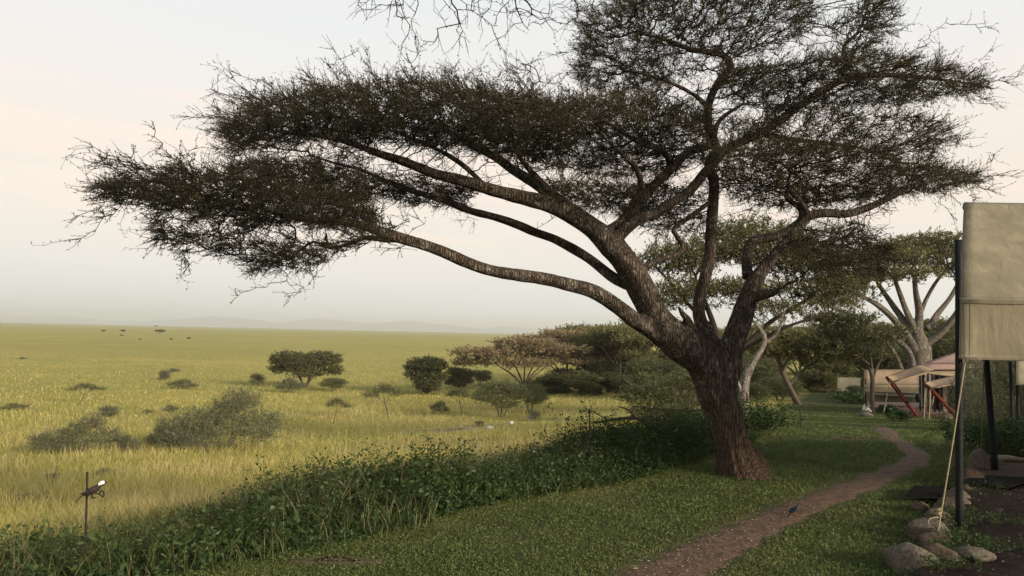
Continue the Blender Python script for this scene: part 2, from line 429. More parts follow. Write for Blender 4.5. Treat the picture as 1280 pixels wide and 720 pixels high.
# ---- sky and sun
SUN_EL, SUN_AZ = R(17), R(128)       # azimuth measured from +Y towards +X
w = bpy.data.worlds.new('World'); scene.world = w; w.use_nodes = True; n = w.node_tree.nodes; l = w.node_tree.links; n.clear()
sky = n.new('ShaderNodeTexSky'); sky.sky_type = 'NISHITA'; sky.sun_disc = False; sky.sun_elevation = SUN_EL; sky.sun_rotation = SUN_AZ; sky.air_density = 1.2; sky.dust_density = 3
b1 = add(n, 'ShaderNodeBackground', Strength=.12); l.new(sky.outputs[0], b1.inputs[0])
tc = n.new('ShaderNodeTexCoord'); sx = n.new('ShaderNodeSeparateXYZ'); l.new(tc.outputs['Generated'], sx.inputs[0])
wn = noise(n, l, mapping(n, l, tc.outputs['Generated'], (1.2, 1.2, 9)), 2.2, 5, .55, .4)
wm = n.new('ShaderNodeMath'); wm.operation = 'MULTIPLY_ADD'; wm.inputs[1].default_value = .10; l.new(wn, wm.inputs[0]); 
ws = n.new('ShaderNodeMath'); ws.operation = 'SUBTRACT'; ws.inputs[1].default_value = .05; l.new(sx.outputs['Z'], ws.inputs[0]); l.new(ws.outputs[0], wm.inputs[2])
cl = ramp(n, l, noise(n, l, mapping(n, l, tc.outputs['Generated'], (1, 1, 14), (.05, .03, 0)), 1.7, 6, .6, .6), [(.50, (0, 0, 0)), (.66, (.8, .8, .8))])
rc = ramp(n, l, wm.outputs[0], [(0, (.90, .90, .87)), (.05, (.84, .83, .80)), (.10, (.87, .79, .73)), (.19, (.89, .77, .66)), (.28, (.87, .80, .72)), (.42, (.80, .81, .80)), (1, (.40, .47, .56))])
bd = n.new('ShaderNodeValToRGB'); e_ = bd.color_ramp.elements; e_.new(.5); e_.new(.5)
for el, (p_, v_) in zip(e_, ((.05, 0), (.15, 1), (.27, 1), (.36, 0))): el.position = p_; el.color = (v_, v_, v_, 1)
l.new(sx.outputs['Z'], bd.inputs[0]); mlt = n.new('ShaderNodeMath'); mlt.operation = 'MULTIPLY'; l.new(cl, mlt.inputs[0]); l.new(bd.outputs[0], mlt.inputs[1])
rc = mixc(n, l, mlt.outputs[0], rc, (1.0, .80, .67))
b2 = add(n, 'ShaderNodeBackground', Strength=1.0); l.new(rc, b2.inputs[0])
ms = n.new('ShaderNodeMixShader'); ms.inputs[0].default_value = .82; l.new(b1.outputs[0], ms.inputs[1]); l.new(b2.outputs[0], ms.inputs[2])
wo = n.new('ShaderNodeOutputWorld'); l.new(ms.outputs[0], wo.inputs[0])
sl = bpy.data.lights.new('sun', 'SUN'); sl.energy = 4.6; sl.angle = R(10); sl.color = (1, .86, .68)
so = bpy.data.objects.new('sun', sl); COL.objects.link(so)
sd = Vector((math.sin(SUN_AZ) * math.cos(SUN_EL), math.cos(SUN_AZ) * math.cos(SUN_EL), math.sin(SUN_EL)))
so.rotation_euler = sd.to_track_quat('Z', 'Y').to_euler(); so.location = (20, -20, 30)
scene.view_settings.view_transform = 'Standard'; scene.view_settings.look = 'None'; scene.view_settings.exposure = .32; scene.view_settings.gamma = 1

# ---- footpath
M['dirt'] = simple_mat('trodden_earth', (.066, .044, .031), (.150, .100, .070), 9, .95, .6, .03, 8, .1)
pe = [(735, 880, 735), (760, 895, 720), (830, 935, 690), (903, 987, 660), (948, 1028, 640), (1003, 1078, 620), (1058, 1122, 600), (1108, 1160, 582), (1130, 1168, 572), (1120, 1152, 560), (1106, 1133, 550), (1092, 1120, 540), (1086, 1112, 533)]
ys_ = np.linspace(735, 533, 130)
L_ = np.interp(-ys_, [-a[2] for a in pe], [a[0] for a in pe]); R__ = np.interp(-ys_, [-a[2] for a in pe], [a[1] for a in pe])
PATHPOLY = []; gridp = []
for k, (a, b, y) in enumerate(zip(L_, R__, ys_)):
    sc_ = (y - 428) / 290
    a += 7 * sc_ * math.sin(k * .9) + random.uniform(-5, 5) * sc_; b += 7 * sc_ * math.sin(k * .7 + 2) + random.uniform(-5, 5) * sc_
    row = [G(a + (b - a) * u, y) for u in np.linspace(0, 1, 7)]
    PATHPOLY.append((row[0], row[-1]))
    for u, r_ in zip(np.linspace(0, 1, 7), row): r_[2] += .012 if 0 < u < 1 else -.01
    gridp.append(row)
gridp = np.array(gridp); mb = MB(); nb = 7
mb.quads(gridp.reshape(-1, 3), [(r * nb + c, r * nb + c + 1, (r + 1) * nb + c + 1, (r + 1) * nb + c) for r in range(len(gridp) - 1) for c in range(nb - 1)])
tag(mb.build('footpath', M['dirt'], None, True), kind='structure')
pc = np.array([(a + b) / 2 for a, b in PATHPOLY]); pw = np.array([np.linalg.norm(a[:2] - b[:2]) / 2 for a, b in PATHPOLY])
def on_path(x, y, grow=0.):
    r = np.zeros(len(x), bool)
    for c_, w_ in zip(pc, pw): r |= (x - c_[0]) ** 2 + (y - c_[1]) ** 2 < (w_ * .75 + grow) ** 2
    return r
# dirt patch beyond the path, bare spot near hedge
def patch(name, cx, cy, rx, ry, mat, dz=.012, n_=40, seed=0, kind='structure'):
    g = np.random.default_rng(seed); th = np.linspace(0, 2 * math.pi, n_, endpoint=False)
    rr = 1 + .22 * np.sin(3 * th + g.uniform(0, 6)) + .12 * np.sin(7 * th + g.uniform(0, 6)) + g.uniform(-.06, .06, n_)
    V = [(cx, cy, float(H(cx, cy)) + dz)]
    for f_ in (.4, .75, 1):
        x_ = cx + rx * rr * f_ * np.cos(th); y_ = cy + ry * rr * f_ * np.sin(th); z_ = H(x_, y_) + (dz if f_ < 1 else -.01)
        V += list(zip(x_, y_, z_))
    b = MB(); qs = [(1 + r * n_ + k, 1 + r * n_ + (k + 1) % n_, 1 + (r + 1) * n_ + (k + 1) % n_, 1 + (r + 1) * n_ + k) for r in range(2) for k in range(n_)]
    b.both(V, qs, [(0, 1 + k, 1 + (k + 1) % n_) for k in range(n_)]); return tag(b.build(name, mat, None, True), kind=kind)
for (px, py, wx, wy, s_) in ((420, 702, .40, .10, 1), (1075, 548, .7, .5, 3), (555, 538, 3.0, 1.6, 5)):
    p = G(px, py); patch('bare_earth', p[0], p[1], wx, wy, M['dirt'] if px != 555 else simple_mat('pale_bare_earth', (.20, .155, .085), (.32, .25, .14), 3, .95, .3), .016, seed=s_)

# ---- terrace beside the tent
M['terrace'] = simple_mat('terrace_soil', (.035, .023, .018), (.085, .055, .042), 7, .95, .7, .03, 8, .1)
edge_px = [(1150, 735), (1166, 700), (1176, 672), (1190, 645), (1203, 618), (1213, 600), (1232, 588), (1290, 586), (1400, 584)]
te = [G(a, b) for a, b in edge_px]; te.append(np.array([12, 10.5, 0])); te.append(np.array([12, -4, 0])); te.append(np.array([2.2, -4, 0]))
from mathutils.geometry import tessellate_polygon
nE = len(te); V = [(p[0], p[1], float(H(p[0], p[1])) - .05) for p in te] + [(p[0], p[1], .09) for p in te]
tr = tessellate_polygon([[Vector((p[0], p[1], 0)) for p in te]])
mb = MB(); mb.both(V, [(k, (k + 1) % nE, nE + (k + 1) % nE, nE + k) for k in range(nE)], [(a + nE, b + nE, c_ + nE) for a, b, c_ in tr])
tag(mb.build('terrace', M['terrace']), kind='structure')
TE = np.array([p[:2] for p in te])
def in_terrace(x, y):
    r = np.zeros(len(x), bool); j = len(TE) - 1
    for i in range(len(TE)):
        c_ = ((TE[i, 1] > y) != (TE[j, 1] > y)) & (x < (TE[j, 0] - TE[i, 0]) * (y - TE[i, 1]) / (TE[j, 1] - TE[i, 1] + 1e-12) + TE[i, 0]); r ^= c_; j = i
    return r

# ================================================================== GRASS
def blades(x, y, z, h, wd, lean, g, mat, name, label=None):
    n_ = len(x); a = g.uniform(0, 2 * math.pi, n_); b = g.uniform(0, 2 * math.pi, n_)
    sx_, sy_ = np.cos(a) * wd / 2, np.sin(a) * wd / 2; lx, ly = np.cos(b) * lean, np.sin(b) * lean
    p = np.stack([x, y, z], 1)
    s = np.stack([sx_, sy_, 0 * sx_], 1)
    mid = p + np.stack([lx * .35, ly * .35, h * .55], 1); top = p + np.stack([lx, ly, h], 1)
    v = np.stack([p - s, p + s, mid - s * .75, mid + s * .75, top], 1).reshape(-1, 3)
    k = np.arange(n_) * 5; mb = MB(); mb.both(v, np.stack([k, k + 1, k + 3, k + 2], 1), np.stack([k + 2, k + 3, k + 4], 1))
    return tag(mb.build(name, mat), label, 'grass', kind='stuff')
def straw_mat():
    m, t, n, l = nt('straw_grass'); g = n.new('ShaderNodeNewGeometry'); pos = g.outputs['Position']
    a = ramp(n, l, g.outputs['Random Per Island'], [(0, (.20, .20, .045)), (.7, (.52, .43, .13)), (1, (.74, .60, .28))])
    b = ramp(n, l, g.outputs['Random Per Island'], [(0, (.15, .17, .040)), (.7, (.36, .345, .095)), (1, (.54, .49, .18))])
    z = noise(n, l, pos, .22, 5, .65); z2 = noise(n, l, mapping(n, l, pos, (.5, 1, 1)), .045, 4, .6)
    f = n.new('ShaderNodeMath'); f.operation = 'MULTIPLY_ADD'; f.inputs[1].default_value = .6; l.new(z, f.inputs[0]); f2 = n.new('ShaderNodeMath'); f2.operation = 'MULTIPLY'; f2.inputs[1].default_value = .5; l.new(z2, f2.inputs[0]); l.new(f2.outputs[0], f.inputs[2])
    c = mixc(n, l, ramp(n, l, f.outputs[0], [(.47, (0, 0, 0)), (.62, (1, 1, 1))]), a, b)
    d = n.new('ShaderNodeBsdfDiffuse'); tr = n.new('ShaderNodeBsdfTranslucent'); l.new(c, d.inputs[0]); l.new(c, tr.inputs[0])
    mx = n.new('ShaderNodeMixShader'); mx.inputs[0].default_value = .35; l.new(d.outputs[0], mx.inputs[1]); l.new(tr.outputs[0], mx.inputs[2]); o = n.new('ShaderNodeOutputMaterial'); l.new(mx.outputs[0], o.inputs[0]); return m
M['straw'] = straw_mat()
g = np.random.default_rng(11); N = 520000
aa = g.uniform(R(-41), R(44), N); r_ = np.exp(g.uniform(math.log(4.2), math.log(420), N)); x = r_ * np.sin(aa); y = r_ * np.cos(aa)
# clumping
cl = snoise(x, y, 2.2, 9) + .6 * snoise(x, y, .5, 10)
d = sdist(x, y); keep = (d > 1.0) & (g.uniform(size=N) > np.clip((r_ - 80) / 170, 0, 1)) & (g.uniform(-1, 1.2, N) < cl + .75); x, y, r_, d, cl = (k[keep] for k in (x, y, r_, d, cl))
hh = g.uniform(.10, .36, len(x)) * np.clip(1.25 - r_ / 260, .4, 1) * (1 + .45 * snoise(x, y, .8, 12)) * np.clip(.6 + d / 20, .5, 1)
c1 = G(700, 522); c2_ = G(555, 538); clear = np.exp(-((x - c1[0]) / 7) ** 2 - ((y - c1[1]) / 5) ** 2) * .75 + .9 * np.exp(-((x - c2_[0]) / 3.2) ** 4 - ((y - c2_[1]) / 1.1) ** 4); hh *= np.clip(1 - clear, .08, 1)
blades(x, y, H(x, y) - .02, hh, .0032 + r_ * .00055, hh * g.uniform(.2, 1.2, len(x)), g, M['straw'], 'tall_grass', 'tall yellow green grass covering the open savanna')
# seed stalks
g = np.random.default_rng(12); N = 26000; aa = g.uniform(R(-41), R(20), N); r_ = np.exp(g.uniform(math.log(5), math.log(60), N)); x = r_ * np.sin(aa); y = r_ * np.cos(aa); d = sdist(x, y)
k = (d > 1.2) & (snoise(x, y, .6, 13) > -.1); x, y, r_ = x[k], y[k], r_[k]; hh = g.uniform(.35, .6, len(x))
M['stalk'] = leaf_mat('seed_stalk', (.36, .30, .13), (.55, .44, .24), .3)
blades(x, y, H(x, y), hh, .002 + r_ * .0004, hh * g.uniform(.1, .35, len(x)), g, M['stalk'], 'seed_stalks', 'pale dry seed stalks rising above the savanna grass')
# lawn
M['turf'] = leaf_mat('lawn_blades', (.065, .085, .022), (.135, .172, .045), .25, (.24, .25, .08), 1.4)
g = np.random.default_rng(13); N = 420000; aa = g.uniform(R(-38), R(40), N); r_ = np.exp(g.uniform(math.log(4.0), math.log(48), N)); x = r_ * np.sin(aa); y = r_ * np.cos(aa); d = sdist(x, y)
cl = snoise(x, y, 3.5, 14) + snoise(x, y, 9, 15) * .7
k = (d < .3) & ~on_path(x, y, 0) & ~in_terrace(x, y) & (g.uniform(-.9, .9, N) < cl + .45); x, y, r_ = x[k], y[k], r_[k]
hh = g.uniform(.012, .034, len(x)) * (1 + .5 * snoise(x, y, 2, 16)) * np.where(x > 1.6, 1.25, 1)
blades(x, y, H(x, y) - .003, hh, .004 + r_ * .0007, hh * g.uniform(.3, 1.3, len(x)), g, M['turf'], 'lawn_grass', 'short dark green lawn grass around the footpath')
g = np.random.default_rng(131); N = 260000; aa = g.uniform(R(-36), R(38), N); r_ = np.exp(g.uniform(math.log(4.0), math.log(18), N)); x = r_ * np.sin(aa); y = r_ * np.cos(aa); d = sdist(x, y)
k = (d < .3) & ~on_path(x, y, .02) & ~in_terrace(x, y) & (snoise(x, y, 2.6, 17) + .6 * snoise(x, y, 8, 18) > g.uniform(-.9, .5, N)); x, y, r_ = x[k], y[k], r_[k]
mb = MB(); dd = g.normal(size=(len(x), 3)); dd[:, 2] = np.abs(dd[:, 2]) * .35; mb.leaves(np.stack([x, y, H(x, y) + g.uniform(.006, .03, len(x))], 1), dd, .008 + r_ * .0012, .006 + r_ * .0010, g)
M['clover'] = leaf_mat('clover_leaves', (.060, .085, .024), (.120, .160, .045), .25, (.19, .22, .075), 2.0)
tag(mb.build('lawn_clover', M['clover']), 'tiny clover leaves matted through the near lawn', 'ground cover', kind='stuff')
# leaf litter / chaff on the path and terrace
M['litter'] = leaf_mat('dry_litter', (.12, .09, .06), (.30, .23, .16), .1)
g = np.random.default_rng(14); N = 3200; k = g.integers(0, len(pc) - 60, N); off = g.normal(0, .8, N) * pw[k]
x = pc[k, 0] + off + g.normal(0, .1, N); y = pc[k, 1] + g.normal(0, .25, N)
x2 = g.uniform(2.4, 6.5, 1500); y2 = g.uniform(4, 8.8, 1500); kk = in_terrace(x2, y2); x = np.append(x, x2[kk]); y = np.append(y, y2[kk])
zz = np.where(in_terrace(x, y), .094, H(x, y) + .018)
mb = MB(); dd = g.normal(size=(len(x), 3)); dd[:, 2] *= .15; mb.leaves(np.stack([x, y, zz], 1), dd, g.uniform(.008, .03, len(x)), g.uniform(.003, .009, len(x)), g)
tag(mb.build('leaf_litter', M['litter']), 'pale dry leaf litter scattered over path and bare soil', 'leaf litter', kind='stuff')

# ================================================================== UNDERGROWTH (hedge bank)
M['stem'] = simple_mat('green_stems', (.04, .05, .02), (.09, .08, .04), 20, .9, 0)
M['weed'] = leaf_mat('weed_leaves', (.020, .042, .012), (.050, .088, .022), .3, (.10, .15, .045), 2.0)
def stems(px_, py_, hz_, nl, ls, g, wb, lb, lean=.25, st=.0025, dz=None):
    n_ = len(px_); z = (H(px_, py_) if dz is None else dz); b = np.stack([px_, py_, z], 1)
    dr = g.normal(size=(n_, 3)) * lean; dr[:, 2] = 1; dr /= np.linalg.norm(dr, axis=1, keepdims=True); hz_ = np.asarray(hz_)[:, None]
    m_ = b + dr * hz_ * .5; d2 = dr + g.normal(size=(n_, 3)) * lean; d2 /= np.linalg.norm(d2, axis=1, keepdims=True); e = m_ + d2 * hz_ * .5
    wb.segs(b, m_, np.full(n_, st * 1.3), np.full(n_, st), 3); wb.segs(m_, e, np.full(n_, st), np.full(n_, st * .5), 3)
    t_ = g.uniform(.12, 1, (n_, nl))[..., None] ** .7
    c_ = np.where(t_ < .5, b[:, None] + (m_ - b)[:, None] * t_ * 2, m_[:, None] + (e - m_)[:, None] * (t_ * 2 - 1)).reshape(-1, 3)
    ld = g.normal(size=c_.shape); ld[:, 2] = np.abs(ld[:, 2]) * .4 + .1; ld /= np.linalg.norm(ld, axis=1, keepdims=True)
    c_ = c_ + ld * g.uniform(0, .07, (len(c_), 1))
    lb.leaves(c_, ld, g.uniform(.6, 1.4, len(c_)) * ls, g.uniform(.6, 1.4, len(c_)) * ls * .5, g)
g = np.random.default_rng(21); wb = MB(); lb = MB()
N = 15000; t_ = g.uniform(0, 1, N); Lx = np.interp(t_, np.linspace(0, 1, 8), [-5.5, -3.5, -1.03, 0, 1.5, 2.7, 3.7, 4.5]); Ly = np.interp(t_, np.linspace(0, 1, 8), [2.2, 3.7, 5.95, 7.3, 8.6, 10.2, 11.6, 13.4])
w_ = g.uniform(0, 1, N) ** .8 * np.interp(t_, [0, .3, .5, .8, 1], [4.0, 3.2, 2.0, 2.2, 2.6]); x = Lx - .77 * w_; y = Ly + .64 * w_ + g.normal(0, .05, N)
x += snoise(x, y, 1.5, 22) * .25
mound = np.clip(.62 + .45 * snoise(x, y, 1.6, 23) + .25 * snoise(x, y, 4, 24), .25, 1.2); edge = np.clip(w_ / .45, .3, 1)
hgt = mound * edge * np.interp(t_, [0, .25, .45, .7, .85, 1], [.40, .50, .60, .75, .95, .8]) * np.interp(w_, [0, .8, 2, 4], [.75, 1, .85, .45])
vis = (y > 3.6) & (np.abs(x) < y * .85)
x, y, hgt, sp = x[vis], y[vis], hgt[vis] * (g.uniform(.5, 1.35, vis.sum()) + .8 * ((g.uniform(size=vis.sum()) < .012) & (y[vis] > 6))) * np.clip(1.08 + .42 * snoise(x[vis], y[vis], 2.3, 91) + .2 * snoise(x[vis], y[vis], 6, 92), .5, 1.7), snoise(x[vis], y[vis], 1.1, 77) + g.normal(0, .35, vis.sum())
LB = []
for k_, (lo, hi_, nl_, ls_, ln) in enumerate(((-9, -.12, 26, .034, .35), (-.12, .35, 20, .050, .28), (.35, 9, 34, .022, .45))):
    q_ = (sp >= lo) & (sp < hi_); l2 = MB(); stems(x[q_], y[q_], hgt[q_] * (1, 1.05, 1.15)[k_], nl_, ls_, g, wb, l2, ln); LB.append(l2)
wo_ = wb.build('undergrowth', M['stem'])
M['weed2'] = leaf_mat('broad_weed_leaves', (.026, .050, .014), (.065, .105, .030), .3, (.12, .16, .05), 2.0)
M['weed3'] = leaf_mat('fine_weed_leaves', (.045, .060, .020), (.10, .125, .042), .3, (.17, .17, .07), 2.0)
for l2, m_ in zip(LB, ('weed', 'weed2', 'weed3')): l2.build('weed_foliage', M[m_], wo_)
g = np.random.default_rng(78); t_ = g.uniform(0, 1, 30000); Lx = np.interp(t_, np.linspace(0, 1, 8), [-5.5, -3.5, -1.03, 0, 1.5, 2.7, 3.7, 4.5]); Ly = np.interp(t_, np.linspace(0, 1, 8), [2.2, 3.7, 5.95, 7.3, 8.6, 10.2, 11.6, 13.4]); w_ = g.uniform(-.12, 4.2, 30000)
x = Lx - .77 * w_; y = Ly + .64 * w_; q_ = (snoise(x, y, 1.3, 79) > -.15 - .12 * w_) & (y > 3.6); x, y, w_ = x[q_], y[q_], w_[q_]; hh = g.uniform(.2, .62, len(x)) * np.clip(.35 + w_ * .6, .3, 1)
M['rank'] = leaf_mat('rank_grass_blades', (.040, .065, .018), (.11, .135, .042), .35, (.26, .24, .10), 1.0)
blades(x, y, H(x, y), hh, .007 + 0 * x, hh * g.uniform(.2, .9, len(x)), g, M['rank'], 'rank_grass', 'long green grass blades arching out of the weedy bank')
tag(wo_, 'dense dark green bank of leafy weeds along the lawn edge', 'undergrowth', kind='stuff')
g = np.random.default_rng(79); q_ = g.uniform(size=len(x)) < .09; x3, y3 = x[q_], y[q_]; h3 = g.uniform(.3, .75, len(x3)) * np.clip(.3 + w_[q_] * .7, .3, 1)
M['dead_stalk'] = leaf_mat('dead_stalks', (.16, .12, .07), (.34, .27, .17), .1)
blades(x3, y3, H(x3, y3), h3, .005 + 0 * x3, h3 * g.uniform(.1, .5, len(x3)), g, M['dead_stalk'], 'dead_stalks', 'dry brown stalks standing among the green weeds')
def leafy_shrub(px, py, hm, n_, spread, label, cat='shrub', mat='weed', ls=.04, nl=26, lean=.35, name='leafy_shrub', seed=0, group=None, Y=None, st=.004, top=None):
    g = np.random.default_rng(seed + 300); wb = MB(); p = G(px, py)
    if Y: p = np.array([P(px, py, Y)[0], Y, float(H(P(px, py, Y)[0], Y))])
    if top: hm = P(px, top, p[1])[2] - p[2]
    x = g.normal(0, spread, n_); y = g.normal(0, spread, n_); z = H(p[0] + x, p[1] + y) - p[2]; lb = MB()
    stems(x, y, hm * g.uniform(.55, 1.05, n_), nl, ls, g, wb, lb, lean, st, z)
    o = MB()
    for b_, m_ in ((wb, 0), (lb, 1)): o.quads(np.concatenate(b_.v), np.concatenate(b_.q), m_)
    o = o.build(name, [M['stem'], M[mat]]); o.location = tuple(p); return tag(o, label, cat, group)
M['grey_leaf'] = leaf_mat('grey_green_leaves', (.060, .070, .032), (.125, .130, .062), .25, (.19, .18, .10), 1.0)
leafy_shrub(533, 592, .62, 9, .06, 'tall narrow dark shoot poking highest above the hedge', seed=1, Y=8.0, top=538, lean=.12, nl=60, ls=.035)
leafy_shrub(562, 595, .50, 12, .12, 'thin wispy olive bush right of the tall dark shoot', seed=2, mat='grey_leaf', Y=8.4, top=545, lean=.3, ls=.02)
leafy_shrub(372, 600, .42, 14, .14, 'loose bush of dark sprigs at the left part of the hedge top', seed=3, Y=7.6, top=568, lean=.4, ls=.03)
leafy_shrub(292, 640, .40, 18, .14, 'sparse twiggy brown bush on the hedge left end in the yellow grass', seed=4, mat='grey_leaf', Y=8.6, top=592, lean=.5, ls=.018)
leafy_shrub(345, 610, .45, 8, .1, 'upright leafy weed beside the loose bush of sprigs', seed=5, Y=7.4, top=572, lean=.25, ls=.035)
leafy_shrub(425, 600, .5, 22, 0.16, 'sprig of weed between the loose bush and the tall dark shoot', cat='weed', name='tall_weed', seed=40, Y=7.2, top=572, lean=0.4, ls=0.045, nl=26, mat='grey_leaf')
leafy_shrub(470, 598, .5, 14, 0.1, 'pointed weed left of the tall dark shoot', cat='weed', name='tall_weed', seed=41, Y=7.6, top=560, lean=0.22, ls=0.03, nl=40, mat='weed')
leafy_shrub(505, 590, .5, 22, 0.16, 'short dark weed touching the left side of the tall shoot', cat='weed', name='tall_weed', seed=42, Y=7.7, top=566, lean=0.4, ls=0.045, nl=26, mat='weed')
leafy_shrub(610, 580, .5, 14, 0.1, 'leafy weed standing up from the hedge centre', cat='weed', name='tall_weed', seed=43, Y=8.2, top=556, lean=0.22, ls=0.03, nl=40, mat='grey_leaf')
leafy_shrub(645, 575, .5, 22, 0.16, 'bushy weed crest halfway along the hedge', cat='weed', name='tall_weed', seed=44, Y=8.5, top=552, lean=0.4, ls=0.045, nl=26, mat='weed')
leafy_shrub(690, 570, .5, 14, 0.1, 'tall weed crest before the metal stake', cat='weed', name='tall_weed', seed=45, Y=8.9, top=540, lean=0.22, ls=0.03, nl=40, mat='weed')
leafy_shrub(722, 565, .5, 22, 0.16, 'twiggy weed touching the left of the metal stake', cat='weed', name='tall_weed', seed=46, Y=9.3, top=535, lean=0.4, ls=0.045, nl=26, mat='grey_leaf')
leafy_shrub(775, 555, .5, 14, 0.1, 'tall leafy weed rising beside the fallen branch', cat='weed', name='tall_weed', seed=47, Y=10.2, top=518, lean=0.22, ls=0.03, nl=40, mat='weed')
leafy_shrub(832, 550, .5, 22, 0.16, 'dark weed clump right of the fallen branch', cat='weed', name='tall_weed', seed=48, Y=11.2, top=528, lean=0.4, ls=0.045, nl=26, mat='weed')
leafy_shrub(860, 550, .5, 14, 0.1, 'leafy weed next to the trunk at the hedge end', cat='weed', name='tall_weed', seed=49, Y=11.8, top=530, lean=0.22, ls=0.03, nl=40, mat='grey_leaf')
leafy_shrub(800, 560, .75, 60, .25, 'broad leafy dark green bush before the fallen branch', seed=6, Y=10.8, top=520, lean=.4, ls=.06)
leafy_shrub(755, 580, .62, 45, .22, 'rounded dark bush beside the thin metal stake in the hedge', seed=7, Y=9.8, top=524, lean=.4, ls=.05)
leafy_shrub(948, 548, .8, 70, .22, 'bright green round shrub behind the leaning trunk', seed=8, Y=14.2, lean=.35, ls=.07)
leafy_shrub(965, 540, .5, 40, .2, 'low green shrub at the right foot of the dead tree', seed=9, Y=15.5, lean=.4, ls=.06)
leafy_shrub(1124, 527, .35, 40, .18, 'small spiky green tuft on the lawn in front of the open tent', cat='tuft', seed=10, lean=.35, ls=.12, nl=8, name='grass_tuft')
leafy_shrub(1112, 517, .34, 60, .35, 'low green plants at the foot of the tan tent wall', seed=11, lean=.4, ls=.1)
leafy_shrub(1078, 505, .8, 120, .9, 'low dark green bushes left of the tan tent wall', seed=12, lean=.4, ls=.14)
leafy_shrub(1266, 568, .6, 200, .42, 'dark green weedy shrub beyond the leaning dark tent leg', seed=13, lean=.4, ls=.05)
leafy_shrub(1228, 540, .35, 70, .35, 'sparse grassy shrub seen between the two tent legs', seed=14, lean=.3, ls=.05, mat='grey_leaf')

